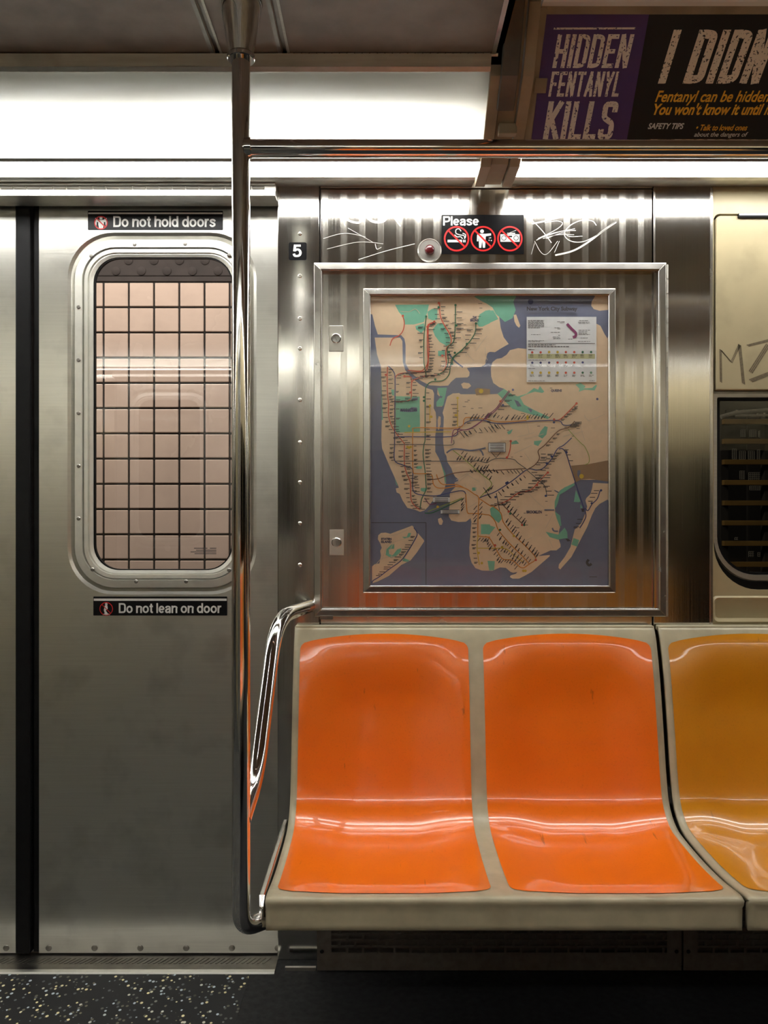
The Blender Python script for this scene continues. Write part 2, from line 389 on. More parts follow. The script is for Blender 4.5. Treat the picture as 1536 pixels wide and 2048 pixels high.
# ------------------------------------------------------------------ the car: floor, ceiling, ends
XL, XR = -2.6, 2.7
XPA0_ = X(555)
floor = MB().box(XPA0_, XR, -.0645, .12, -.04, 0).box(X(500, 2.04), XR, -WID-.05, -.0645, -.04, 0).build('floor', 'floor_black', label='plain black rubber floor under the seats', cat='floor', kind='structure')
MB().box(XL, X(500, 2.04)-.0006, -WID-.05, -.0645, -.04, 0).build('floor_door_area', 'floor_speckle', label='black floor with pale speckles in front of the doors', cat='floor', kind='structure')
CZ = 2.06
ceil = thing('ceiling', (0, -1.3, CZ), 'brown grey panelled ceiling above the door area', 'ceiling', kind='structure')
S0, S1, S2, S3 = (2.03, 1.934), (1.925, 1.926), (1.743, 2.037), (1.72, CZ)
cy0, cy1 = -WID-Yd(S3[0]), Yd(S3[0])
x_a, x_b, x_c = X(435, 1.72), X(570, 1.72), X(1004, 1.72)
for a, b in ((XL, x_a-.004), (x_a+.004, x_b-.004), (x_b+.004, x_c)):
    MB().box(a, b, cy0, cy1, CZ, CZ+.02).build('ceiling_panel', 'ceiling_panel', ceil)
for xx in (x_a, x_b):
    MB().box(xx-.014, xx-.006, cy0, cy1, CZ-.003, CZ+.001).build('seam_strip', 'dark_steel', ceil)
    MB().box(xx-.004, xx+.004, cy0, cy1, CZ+.004, CZ+.02).build('seam_recess', 'dark_steel', ceil)
    MB().box(xx+.005, xx+.010, cy0, cy1, CZ-.002, CZ+.001).build('seam_strip', 'trim_metal', ceil)
CZR = 2.150
MB().box(x_c, XR, -WID+.3, -.3, CZR, CZR+.02).build('ceiling_panel', 'ceiling_panel', ceil)
MB().box(x_c-.012, x_c, -WID+.3, cy1, CZ, CZR+.02).build('ceiling_step', 'dark_steel', ceil)
MB().box(x_c-.022, x_c-.013, -WID+.4, cy1, CZ-.004, CZ).build('edge_strip', 'frame_steel', ceil)
hm = MB(); hx = x_b+.004
while hx < x_c-.02:
    hm.tube([(hx, cy1+.001, CZ-.003), (hx+.0135, cy1+.001, CZ-.003)], .0035, 8); hx += .0155
hm.build('piano_hinge', 'trim_metal', ceil)
MB().box(XL-.03, XL, -WID-.05, .12, 0, 2.3).build('wall_left', 'post_steel', label='grey steel bulkhead beyond the doors', cat='wall', kind='structure')
MB().box(XR, XR+.03, -WID-.05, .12, 0, 2.3).build('wall_right', 'post_steel', label='grey steel bulkhead beyond the seats', cat='wall', kind='structure')

# ------------------------------------------------------------------ builders for one side of the car (also mirrored for the facing side)
DD = 2.15                      # door plane distance
XPA0, XPA1 = X(555), X(640)    # post beside the door
XDC = X(55, DD)                # centre of the double door
XPC1 = 2*XDC-XPA0; XPC0 = XPC1-.11
def build_door_leaf(name, label, x0, x1, win, detail):
    """win = window centre x; leaf from x0 to x1"""
    d = thing(name, ((x0+x1)/2, Yd(DD), 0.02), label, 'door', kind='structure')
    zt, zb = 1.925, Z(1906, DD)
    y = Yd(DD)
    def R(l, t, r, b, rad):
        dx = win-X(324, DD)
        return rr(X(l, DD)+dx, X(r, DD)+dx, Z(b, DD), Z(t, DD), rad*DD/F)
    o = R(135, 465, 513, 1189, 92)
    m = MB().loft([L3(rect_for(x0, x1, zb, zt, o), y), L3(o, y), L3(R(141, 471, 507, 1183, 87), y+.004), L3(R(147, 477, 501, 1177, 82), y+.014)])
    m.loft([L3(rect_for(x0, x1, zb, zt, o), y+.032), L3(rect_for(x0, x1, zb, zt, o), y)])
    m.build('door_skin', 'door_steel', d, smooth=.4)
    f = MB().loft([L3(R(147, 477, 501, 1177, 82), y+.014), L3(R(149, 479, 499, 1175, 80), y+.002), L3(R(164, 494, 484, 1160, 66), y+.000), L3(R(165, 495, 483, 1159, 65), y+.012)])
    f.build('window_frame', 'pale_aluminium', d, smooth=.4)
    f = MB().loft([L3(R(165, 495, 483, 1159, 65), y+.012), L3(R(167, 497, 481, 1157, 63), y+.004), L3(R(174, 504, 474, 1150, 57), y+.004), L3(R(175, 505, 473, 1149, 56), y+.010)])
    f.build('window_inner_frame', 'pale_aluminium', d, smooth=.4)
    f = MB().loft([L3(R(175, 505, 473, 1149, 56), y+.008), L3(R(178, 507, 470, 1147, 55), y+.007), L3(R(184, 512, 464, 1141, 52), y+.010), L3(R(184, 512, 464, 1141, 52), y+.013)])
    f.build('glazing_bead', 'pale_aluminium', d, smooth=.4)
    f = MB().loft([L3(R(184, 512, 464, 1141, 52), y+.0125), L3(R(187, 514, 461, 1139, 50), y+.012), L3(R(187, 514, 461, 1139, 50), y+.022)])
    f.build('window_gasket', 'rubber', d, smooth=.4)
    MB().poly_xz(R(186, 513, 462, 1140, 51), y+.018).build('window_pane', 'door_glass', d)
    if detail:
        dx = win-X(324, DD)
        pts = [(182, 512), (269, 489), (370, 488), (458, 510), (162, 614), (162, 720), (162, 826), (162, 932), (162, 1037), (185, 1139), (272, 1163), (372, 1163), (458, 1140), (487, 614), (487, 720), (487, 826), (487, 932), (487, 1037)]
        pts = [(p[0] if 170 < p[0] < 480 else (157 if p[0] < 300 else 491), p[1]) for p in pts]
        screws(d, [(X(a, DD)+dx, Z(b, DD)) for a, b in pts], y+.001, .0052, 'dark_steel')
        bx = [x0+.025+i*(x1-x0-.05)/5 for i in range(6)]
        screws(d, [(a, Z(1896, DD)) for a in bx], y, .008, 'dark_steel')
    if detail and name == 'door_1':
        e = MB()
        for yy, a, b in ((1097, 385, 412), (1097, 417, 430), (1101, 389, 430), (1104.5, 378, 430), (1108, 386, 430)): e.ribbon([(X(a, DD), Z(yy, DD)), (X(b, DD), Z(yy, DD))], 1.5*DD/F, y+.0172)
        e.build('pane_print', 'map_ink', d, kind='stuff')
    return d
def build_cove(x0, x1, name, label, ad):
    """a cove light fixture between x0 and x1; ad=True: car card above, only a narrow front lens"""
    t = thing(name, ((x0+x1)/2, Yd(1.92), 1.926), label, 'ceiling light', 'cove light fixtures')
    pt = lambda p: (Yd(p[0]), p[1])
    # ribbed bottom lens
    n = 7; prof = []
    for i in range(n*2+1):
        k = i/(n*2); prof.append((Yd(S1[0]+(S0[0]-S1[0])*k), S1[1]+(S0[1]-S1[1])*k-(.0035 if i % 2 else 0)))
    MB().loft([[(x0, *p) for p in prof], [(x1, *p) for p in prof]], False).build(('seat_' if ad else 'door_')+'ribbed_lens_offscreen' if MIR else 'ribbed_lens', 'lamp_lens', t)
    rb = MB()
    for i in (1, 2, 3, 4, 6, 9):
        k = i/10; yy, zz = Yd(S1[0]+(S0[0]-S1[0])*k), S1[1]+(S0[1]-S1[1])*k-.0036
        rb.box(x0, x1, yy-.0011, yy+.0011, zz-.0012, zz)
    rb.build('lens_ribs', 'white_enamel', t, kind='stuff')
    top = (1.86, 1.953) if ad else S2
    nn = (Vector((S1[0]-S2[0], S1[1]-S2[1]))).normalized(); nrm = Vector((nn.y, -nn.x))   # outward normal (towards the car)
    if nrm.x > 0: nrm = -nrm
    pr = []
    for i in range(9):
        k = i/8; p = Vector(S1)*(1-k)+Vector(top)*k+nrm*(.012 if not ad else .003)*math.sin(math.pi*k); pr.append((Yd(p.x), p.y))
    MB().loft([[(x0, *p) for p in pr], [(x1, *p) for p in pr]], False).build('front_cover' if ad else 'front_lens', 'aluminium' if ad else 'cover_acrylic', t, smooth=True)
    if not ad:
        MB().tube([(x0+.01, Yd(1.915), 1.966), (x1-.01, Yd(1.915), 1.966)], .013, 12).build('fluorescent_tube_offscreen' if MIR else 'fluorescent_tube', 'tube_glow', t, smooth=.6)
        prf = [(Yd(2.035), 1.936), (Yd(2.035), 2.04), (Yd(1.75), 2.055), (Yd(1.743), 2.038)]
        MB().loft([[(x0, *p) for p in prf], [(x1, *p) for p in prf]], False).build('reflector', 'aged_enamel', t)
        MB().prism_yz([(Yd(2.03), 2.000), (Yd(1.84), 1.9865), (Yd(1.84), 1.9885), (Yd(2.03), 2.002)], x0, x1).build('added_baffle', 'aged_enamel', t)  # unseen shelf added to shade the upper part of the front lens
        MB().prism_yz([(Yd(1.750), 2.036), (Yd(1.736), 2.030), (Yd(1.728), 2.036), (Yd(1.74), 2.046)], x0, x1).build('lens_rim', 'aluminium', t)
        MB().prism_yz([(Yd(1.738), 2.040), (Yd(1.730), 2.036), (Yd(1.716), CZ-.003), (Yd(1.726), CZ)], x0, x1).build('top_trim', 'cove_trim', t)
    else:
        prf = [(Yd(2.035), 1.936), (Yd(2.035), 2.14), (Yd(1.72), 2.14)]
        MB().loft([[(x0, *p) for p in prf], [(x1, *p) for p in prf]], False).build('housing', 'white_enamel', t)
    MB().prism_yz([(Yd(1.931), 1.931), (Yd(1.921), 1.921), (Yd(1.916), 1.927), (Yd(1.922), 1.936)], x0, x1).build('lens_joint', 'aluminium', t)
    MB().prism_yz([(Yd(2.026), 1.936), (Yd(2.026), 1.928), (Yd(2.036), 1.924), (Yd(2.10), 1.934), (Yd(2.10), 1.95), (Yd(2.036), 1.946)], x0, x1).build('back_rail', 'aluminium', t)
    return t
A0, A1 = Vector((1.868, 1.945)), Vector((1.69, 2.122))
XB0, XB1 = .220, .3145
def build_divider(label):
    t = thing('fixture_divider', ((XB0+XB1)/2, Yd(1.9), 1.91), label, 'bracket', 'end brackets between the cove lights')
    def strip(x0, x1, o, a, b, name, m, z_extra=0):
        def off(p, q): return (Yd(p[0])+q*-.55*1, p[1]-q*.83)
        pr = [(2.045, 1.918), (1.925, 1.918), (1.74, 2.030), (1.66, 2.135)]
        i0, i1 = a, b; P = pr[i0:i1+1]
        low = [off(p, o) for p in P]; up = [(y+.012, z+.03) for y, z in low]
        MB().prism_yz(low+up[::-1], x0, x1).build(name, m, t, bevel=.001)
    strip(XB0, XB0+.024, .012, 0, 2, 'flange', 'bracket_brown')
    strip(XB0+.026, XB1-.030, .002, 0, 3, 'body', 'bracket_brown')
    strip(XB1-.028, XB1-.0045, .012, 0, 3, 'flange', 'bracket_brown')
    lo = [(Yd(1.80)-.014, 1.972), (Yd(1.735)-.014, 2.014), (Yd(1.655)-.016, 2.118), (Yd(1.645)-.016, 2.148)]
    MB().prism_yz(lo+[(y+.012, z+.012) for y, z in lo[::-1]], XB0+.020, XB0+.056).build('steel_cover', 'grey_cover', t, bevel=.002)
    MB().box(XB0+.03, XB0+.07, Yd(1.83), Yd(1.85), 1.945, 1.968).build('latch_block', 'bracket_brown', t, bevel=.002)
    return t
def build_header(x0, x1, label):
    t = thing('trim_header', ((x0+x1)/2, 0, 1.895), label, 'trim', kind='structure')
    MB().box(x0, x1, Yd(2.06), Yd(2.13), 1.895, 1.909).build('lower_panel', 'aluminium', t, bevel=.0015)
    MB().box(x0, x1, Yd(2.055), Yd(2.13), 1.9215, 1.944).build('upper_panel', 'trim_metal', t, bevel=.001)
    MB().box(x0, x1, Yd(2.066), Yd(2.13), 1.909, 1.9215).build('hinge_recess', 'trim_metal', t)
    h = MB(); a = x0
    while a < x1-.03:
        h.tube([(a, Yd(2.064), 1.9165), (a+.030, Yd(2.064), 1.9165)], .0035, 8); a += .0325
    h.build('piano_hinge', 'trim_metal', t)
    MB().box(x0, x1, Yd(2.13), Yd(2.20), 1.92, 1.98).build('door_pocket', 'dark_steel', t)
    return t

# ---- shell seats
SEAT_P = catmull([(2.072, .838), (2.058, .815), (2.046, .785), (2.026, .72), (2.000, .60), (1.980, .50), (1.958, .437), (1.915, .404), (1.86, .395), (1.75, .392), (1.65, .396), (1.585, .404)], 6) + [(1.566, .4055), (1.555, .4045), (1.5505, .401), (1.5495, .397), (1.551, .3935), (1.5575, .391), (1.5595, .386), (1.5605, .366), (1.561, .342)]
cum = [0]
for a, b in zip(SEAT_P, SEAT_P[1:]): cum.append(cum[-1]+math.dist(a, b))
def seat_pt(s):
    s = max(0, min(cum[-1], s))
    for i in range(len(cum)-1):
        if s <= cum[i+1]+1e-9:
            t = (s-cum[i])/(cum[i+1]-cum[i]); a, b = SEAT_P[i], SEAT_P[i+1]
            tx, tz = (b[0]-a[0]), (b[1]-a[1]); l = math.hypot(tx, tz)
            return (a[0]+tx*t, a[1]+tz*t), (tz/l, -tx/l)
def smooth01(t): t = max(0, min(1, t)); return t*t*(3-2*t)
SW = .445
S_FRONT = next(cum[i] for i, p in enumerate(SEAT_P) if p[0] <= 1.60)
def seat_surf(x, s, xs0, n_seats, off=0):
    (d, z), (nd, nz) = seat_pt(s)
    (d2, z2), (nd2, nz2) = seat_pt(s+.01); (_, _), (nd1, nz1) = seat_pt(s-.01)
    nd, nz = nd+nd1+nd2, nz+nz1+nz2; l = math.hypot(nd, nz); nd, nz = nd/l, nz/l
    if nd > 0 and nz < 0: nd, nz = -nd, -nz
    k = (x-xs0)/SW; f = k-math.floor(k)
    if k < 0 or k > n_seats: a = 0
    else: a = smooth01(min(f, 1-f)/.32-.12)
    back = smooth01((s-.02)/.20)*smooth01((S_FRONT+.05-s)/.16)
    dip = a*back*.024
    dd = off-dip
    return (x, Yd(d+nd*dd), z+nz*dd)
def build_bench(x0, n_seats, label, pads, group, rail=True):
    t = thing('bench_seat', (x0+n_seats*SW/2, Yd(1.8), .34), label, 'seat', group)
    nu, nv = 36*n_seats, 84
    rows = [cum[-1]*j/nv for j in range(nv+1)]
    x1 = x0+n_seats*SW
    g = 0.0025
    mb = MB().loft([[seat_surf(x0+g+(x1-x0-2*g)*i/nu, s, x0, n_seats) for i in range(nu+1)] for s in rows], False)
    mb.build('shell', 'shell', t, smooth=True, solid=-.012)
    # top lip and side returns
    MB().box(x0+g, x1-g, Yd(2.070), -.004, .826, .8395).build('top_lip', 'shell', t, bevel=.003)
    for k in range(n_seats):
        c = x0+SW*(k+.5); W = SW/2-.018; s0, s1 = .020, S_FRONT+.006; r = .030; nr = 64; nc = 30; L = []
        for j in range(nr+1):
            tt = j/nr; tt = tt*tt*(3-2*tt)*.35+tt*.65
            s = s0+(s1-s0)*tt; e = min(s-s0, s1-s); wv = W
            if e < r: wv = W-(r-math.sqrt(max(0, r*r-(r-e)**2)))
            row = []
            for i in range(nc+1):
                q = -1+2*i/nc; sx = s+.017*q*q*max(0, 1-(s-s0)/.12)**2
                row.append(seat_surf(c+q*wv, sx, x0, n_seats, .0012))
            L.append(row)
        MB().loft(L, False).build('seat_pad', pads[k], t, smooth=True, label='glossy %s contoured seat insert' % ('orange' if 'orange' in pads[k] else 'amber yellow'))
    for sx in ((x0-.014, x0-.002),) if rail else ():
        MB().loft([[(sx[0], Yd(1.97), .40), (sx[1], Yd(1.97), .40), (sx[1], Yd(1.97), .365), (sx[0], Yd(1.97), .365)],
                   [(sx[0], Yd(1.585), .398), (sx[1], Yd(1.585), .398), (sx[1], Yd(1.585), .358), (sx[0], Yd(1.585), .358)],
                   [(sx[0]+.004, Yd(1.562), .386), (sx[1], Yd(1.558), .386), (sx[1], Yd(1.558), .362), (sx[0]+.004, Yd(1.562), .362)]], True, True, True).build('side_rail', 'frame_steel', t, bevel=.003)
    for xx in (x0+.06, (x0+x1)/2, x1-.06):
        MB().prism_yz([(Yd(1.60), .375), (Yd(2.094), .36), (Yd(2.094), .25), (Yd(2.02), .27), (Yd(1.62), .355)], xx-.012, xx+.012).build('support_bracket', 'dark_steel', t)
    return t
BX0 = -.222

# ------------------------------------------------------------------ near wall (the one in the picture)
wall = thing('wall_back', (0, 0, 0), 'stainless steel car wall behind the orange seats', 'wall', kind='structure')
MB().box(XPA0, XPA1-.0015, 0, .06, 0, 1.944).build('post_panel', 'post_steel', wall, bevel=.002)
MB().box(X(1307), X(1424)-.001, 0, .06, 0, 1.944).build('post_panel', 'post_steel', wall, bevel=.002)
MB().box(X(1307)-.001, X(1310), -.0025, 0, Z(527), 1.93).build('edge_strip', 'frame_steel', wall)
MB().box(X(1420), X(1425), -.0025, 0, Z(1250), 1.93).build('edge_strip', 'frame_steel', wall)
up = MB().box(X(641), X(1305), .002, .05, Z(533), Z(378)).build('upper_panel', 'striped_steel', wall, bevel=.001)
MB().box(X(641), X(1305), .000, .05, Z(376), 1.944).build('head_strip', 'trim_metal', wall, bevel=.001)
MB().box(X(641), X(1305), .004, .06, Z(1252), Z(1225)).build('sill_strip', 'frame_steel', wall, bevel=.001)
MB().box(X(641), X(1306), .004, .06, .0, Z(1253)).build('lower_panel', 'post_steel', wall)
MB().box(X(1425), XR, .03, .06, .0, Z(1253)).build('lower_panel', 'post_steel', wall)
MB().box(XPC0, XPC1, 0, .06, 0, 1.944).build('post_panel', 'post_steel', wall, bevel=.002)
MB().box(XL, XPC0-.002, .002, .06, 0, 1.944).build('end_panel', 'cream', wall)
MB().box(XL, XR, .0, .12, 1.9445, 2.2).build('top_panel', 'dark_steel', wall)
screws(wall, [(X(600), Z(y)) for y in (467, 552, 637, 697, 800, 885, 965, 1047, 1130)], .0, .0052, 'frame_steel')
# keyed scratches on the steel panel and smears on the post
sm = MB()
c6 = lambda x, y: (X(1030+x/3.036), Z(350+y/3.036))
for pts, wd in (([(105, 295), (210, 272), (330, 240)], 3.0), ([(90, 260), (160, 330), (222, 410)], 1.5), ([(180, 290), (250, 278), (290, 292), (250, 330), (140, 385)], 1.3),
                ([(130, 395), (220, 355), (365, 325)], 1.4), ([(160, 380), (270, 345), (370, 335)], 1.2), ([(190, 385), (290, 350), (330, 372), (410, 370)], 1.2), ([(170, 385), (260, 362), (360, 362)], 1.0),
                ([(495, 305), (470, 278), (400, 275), (330, 310), (300, 360), (340, 400), (420, 402), (520, 350), (615, 280)], 1.6), ([(615, 283), (540, 335), (440, 410), (350, 460), (245, 486)], 3.4),
                ([(120, 400), (160, 470), (200, 475), (260, 400)], 1.0), ([(270, 400), (240, 470)], .9), ([(100, 480), (120, 410)], .8)):
    sm.ribbon([c6(*p) for p in catmull(pts, 6)], wd/800, -.0006+.002)
c5 = lambda x, y: (X(520+x/2.844), Z(350+y/2.844))
for pts, wd in (([(360, 190), (400, 245)], 2), ([(455, 190), (470, 250), (485, 290)], 1.2), ([(460, 210), (500, 255), (560, 270), (580, 245)], 4), ([(595, 225), (640, 262), (700, 262), (740, 215)], 5),
                ([(725, 195), (800, 290)], 2.4), ([(360, 360), (480, 330), (600, 350)], .7), ([(380, 420), (560, 380), (700, 390)], .7), ([(560, 480), (720, 430), (880, 390)], 1.2), ([(500, 300), (640, 380)], .7), ([(655, 390), (665, 420), (690, 410)], 1.1)):
    sm.ribbon([c5(*p) for p in catmull(pts, 6)], wd/800, -.0006+.002)
so = sm.build('scratch_marks', 'scratch', up, label='pale keyed scratches on the steel'); so['kind'] = 'stuff'

# doors
LEAF_R0 = X(78, DD)
door1 = build_door_leaf('door_1', 'steel sliding door leaf with rounded window beside the map post', LEAF_R0, X(575, DD), X(324, DD), True)
xg = X(32, DD)
door2 = build_door_leaf('door_2', 'steel sliding door leaf on the other side of the black rubber seal', 2*XDC-X(575, DD), xg, 2*XDC-X(324, DD), True)
zt, zb = 1.925, Z(1906, DD)
MB().box(X(65, DD), LEAF_R0, Yd(DD)+.004, Yd(DD)+.03, zb, zt).build('edge_seal', 'rubber', door1, bevel=.003)
MB().box(xg, X(62.5, DD), Yd(DD)-.006, Yd(DD)+.03, zb, zt).build('edge_seal', 'rubber', door2, bevel=.004)
build_header(XPC1, XPA0, 'hinged steel header over the sliding doors')
th = thing('threshold_plate', (XDC, -.02, 0), 'worn grey metal threshold plate with diagonal treads under the doors', 'threshold')
MB().prism_yz([(.075, -.04), (.075, -.017), (-.030, -.003), (-.046, -.001), (-.046, -.04)], XPC1, XPA0).build('plate', 'dark_steel', th, bevel=.001)
MB().prism_yz([(-.0455, -.03), (-.0455, .001), (-.050, .004), (-.061, .0035), (-.064, .0), (-.064, -.03)], XPC1, XPA0).build('nosing', 'aluminium', th)
tm = MB(); a = XPC1+.02
while a < XPA0-.03:
    q = [(a, -.006), (a+.004, -.006), (a+.018, .028), (a+.014, .028)]; zz = lambda y: -.007-.1333*y
    tm.add([(x, y, zz(y)+.0012) for x, y in q]+[(x, y, zz(y)-.001) for x, y in q], [(0,1,2,3),(0,4,5,1),(1,5,6,2),(2,6,7,3),(3,7,4,0)]); a += .013
tt = tm.build('tread_ridges', 'dark_steel', th); tt['kind'] = 'stuff'

# cove lights, dividers
build_cove(XL, XB0, 'cove_light', 'long glowing white cove light above the doors', False)
build_cove(XB1, XR, 'cove_light', 'narrow glowing cove light under the purple and black advert', True)
build_divider('brown bracket between the door light and the advert')
# advert: sloping card holder
an = Vector((0, -(A1.y-A0.y), -(A0.x-A1.x))).normalized()
def ad_hit(px, py):
    # ray of the pixel onto the plane of the card
    dx, dz = (px-768)/F, (1024-py)/F
    p0 = Vector((0, A0.x, A0.y-CH)); t = an.dot(p0)/an.dot(Vector((dx, 1, dz)))
    return (dx*t, Yd(t), CH+dz*t)
ADF = (ad_hit, tuple(an))
def ad_pt(x, k, lift=0):
    p = A0*(1-k)+A1*k; return (x+an.x*lift, Yd(p.x)+an.y*lift, p.y+an.z*lift)
holder = thing('advert_holder', (1.2, Yd(1.75), 1.945), 'sloping brown metal holder around the purple and black advert', 'frame')
def ad_slab(x0, x1, k0, k1, l0, l1, name, m, parent, **kw):
    a = [ad_pt(x0, k0, l0), ad_pt(x1, k0, l0), ad_pt(x1, k1, l0), ad_pt(x0, k1, l0)]; b = [ad_pt(x0, k0, l1), ad_pt(x1, k0, l1), ad_pt(x1, k1, l1), ad_pt(x0, k1, l1)]
    return MB().loft([a, b], True, True, True).build(name, m, parent, **kw)
ad_slab(XB1, XR, -.02, 1.02, -.004, -.010, 'back_plate', 'bracket_brown', holder)
ad_slab(XB1-.004, XB1+.012, -.05, 1.05, -.004, .006, 'side_channel', 'bracket_brown', holder, bevel=.001)
ad_slab(XB1, XR, 1.0, 1.07, -.006, .004, 'upper_channel', 'bracket_brown', holder, bevel=.001)
ad_slab(XB1, XR, -.06, .0, -.006, .004, 'lower_channel', 'trim_metal', holder, bevel=.001)
ad_slab(XB1+.004, XB1+.030, .41, .53, .006, .009, 'clip', 'bracket_brown', holder, bevel=.001)
MB().prism_yz([(Yd(1.69), 2.131), (Yd(1.66), 2.128), (Yd(1.60), 2.146), (Yd(1.60), 2.152), (Yd(1.69), 2.15)], XB1, XR).build('trim_ceiling_rail', 'white_enamel', label='bright aluminium rail along the ceiling above the advert', cat='trim', kind='structure')
card = thing('advert_card', (1.2, Yd(1.75), 1.946), 'purple and black advert card reading HIDDEN FENTANYL KILLS', 'poster')
ad_slab(XB1+.006, 1.75, 0, 1, -.0035, 0, 'card_sheet', 'ad_black', card)
pq = [ad_hit(1060, 300), ad_hit(1250, 300), ad_hit(1296, 20), ad_hit(1084, 20)]
xl = XB1+.007
def ad_poly(pts, m, name, lift):
    MB().add([tuple(Vector(p)+an*lift) for p in pts], [tuple(range(len(pts)))]).build(name, m, card)
kk = lambda x, k: ad_pt(x, k)
ad_poly([kk(xl, .002), kk(ad_hit(1253, 283)[0], .002), kk(ad_hit(1297, 34)[0], .998), kk(xl, .998)], 'ad_purple', 'purple_field', .0003)
ad_poly([ad_hit(1107, 59), ad_hit(1271, 58.5), ad_hit(1271, 54.5), ad_hit(1108, 55)], 'ad_letter_purple', 'printed_rule', .0006)
for s, bx, m_, W_, sh in (('HIDDEN', (1104, 67, 1256, 137), 'ad_letter_purple', .135, .05), ('FENTANYL', (1096, 142, 1236, 194), 'ad_letter_purple', .135, .04), ('KILLS', (1085, 200, 1224, 281), 'ad_letter_purple', .145, .03), ("I DIDN'T", (1315, 57, 1592, 169), 'ad_letter_black', .16, .09)):
    stroke_text(s, ADF, bx, m_, card, W_, .41, .07, sh)
for s, bx, m_, bo, sh in (('Fentanyl can be hidden', (1308, 181, 1534, 211), 'ad_gold', .02, .2), ("You won't know it until it", (1304, 206, 1541, 230), 'ad_gold', .03, .2),
                      ('SAFETY TIPS', (1295, 246, 1366, 258), 'print_white', .03, .2), ('\u2022 Talk to loved ones', (1391, 249, 1493, 261), 'ad_gold', .02, .2), ('about the dangers of', (1387, 264, 1493, 276), 'print_white', .01, .2)):
    text_on(s, ADF, bx, m_, card, bold=bo, shear=sh)

# ------------------------------------------------------------------ map case
case = thing('map_case', (X(978), -.01, Z(1233)), 'large steel map case with mitred frame above the orange seats', 'display case')
def rc(l, t, r, b, y): return [(X(l), y, Z(t)), (X(r), y, Z(t)), (X(r), y, Z(b)), (X(l), y, Z(b))]
MB().loft([rc(640, 540, 1318, 1222, .03), rc(640, 540, 1318, 1222, .008), rc(735, 584, 1224, 1178, .008), rc(735, 584, 1224, 1178, .03)]).build('door_panel', 'striped_steel', case)
MB().box(X(640), X(1318), .030, .034, Z(1222), Z(540)).build('back_board', 'dark_steel', case)
miter_frame(case, X(628), X(1331), Z(1233), Z(527), [(0, .0), (0, -.006), (.0015, -.0082), (.017, -.0112), (.0205, -.009), (.0205, .008)], 'frame_steel')
miter_frame(case, X(726), X(1232), Z(1186), Z(576), [(0, .008), (0, .003), (.0015, .001), (.0155, -.002), (.0185, .0), (.0185, .010)], 'frame_steel')
h = MB(); a = Z(1230)
while a < Z(532):
    h.tube([(X(1333), -.003, a), (X(1333), -.003, a+.0345)], .0034, 8); a += .0365
h.build('piano_hinge', 'trim_metal', case)
MB().box(X(1328), X(1336), -.001, .0, Z(1233), Z(529)).build('hinge_leaf', 'trim_metal', case)
MB().box(X(640), X(666), -.010, .002, Z(1238), Z(1230)).build('catch', 'dark_steel', case, bevel=.001)
for cx, cy in ((672, 676), (673, 1085)):
    l = MB().box(X(cx-14.5), X(cx+14.5), .0055, .009, Z(cy+26), Z(cy-26)).build('lock', 'aluminium', case, bevel=.001)
    MB().disc_y(X(cx), Z(cy), [(.0125, .008), (.0125, .003), (.0105, .0005), (.001, .0005)], 20).build('lock_cylinder', 'chrome', l, smooth=.5)
    kz = [(-.0012, .005), (.0015, .006), (.002, .003), (.0005, .0005), (.0022, -.003), (.001, -.006), (-.0012, -.0055), (-.0005, -.002), (-.0018, .001)]
    MB().poly_xz([(X(cx)+p, Z(cy)+q) for p, q in kz], .0001).build('keyhole_shade', 'dark_steel', l)  # flat dark shape stands for the shade inside the key slot
MB().poly_xz([(X(740), Z(590)), (X(1218), Z(590)), (X(1218), Z(1172)), (X(740), Z(1172))], .0062).build('glazing', 'map_glass', case, label='clear scratched acrylic sheet over the map')

# the map itself
MD = DW+.0115
mp_ = thing('subway_map', (X(979, MD), Yd(MD), Z(1170, MD)), 'subway network map of tan land and grey blue water in the case', 'map')
MX = lambda p: (X(p[0], MD), Z(p[1], MD))
MB().box(X(738, MD), X(1220, MD), Yd(MD), Yd(MD)+.002, Z(1173, MD), Z(588, MD)).build('map_sheet', 'map_water', mp_)
def q1(*p): return [(740+a/6.4, 590+b/6.4) for a, b in p]
def q2(*p): return [(970+a/6.0235, 590+b/6.0235) for a, b in p]
def q3(*p): return [(740+a/6.4, 880+b/6.4) for a, b in p]
def q4(*p): return [(970+a/6.0235, 880+b/6.0235) for a, b in p]
def clip(p): return (min(max(p[0], 739), 1219), min(max(p[1], 589), 1172))
LY = [0]
def print_polys(polys, m, name):
    LY[0] += 1; y = Yd(MD)-.0001*LY[0]
    for i, p in enumerate(polys): MB().poly_xz([MX(clip(c)) for c in p], y-i*2e-6).build(name, m, mp_)
def print_lines(lines, wd, m, name):
    LY[0] += 1; y = Yd(MD)-.0001*LY[0]
    for i, p in enumerate(lines): MB().ribbon([MX(clip(c)) for c in catmull(p, 5)], wd*1.25*MD/F, y-i*4e-6).build(name, m, mp_)
bronx = q1((0, 0), (1536, 0)) + q2((380, 0), (340, 80), (295, 130), (170, 260), (190, 400), (225, 510), (285, 590), (180, 650), (120, 690), (60, 685), (30, 700), (15, 760), (0, 820)) + q1((1500, 830), (1470, 890), (1420, 920), (1300, 925), (1240, 935), (1275, 990), (1270, 1035), (1245, 1055), (1100, 1060), (1040, 1110), (1000, 1160), (900, 1165), (760, 1155), (650, 1098), (560, 1025), (495, 950), (455, 870), (455, 640), (440, 560), (400, 515), (100, 505), (65, 400), (30, 250), (0, 240))
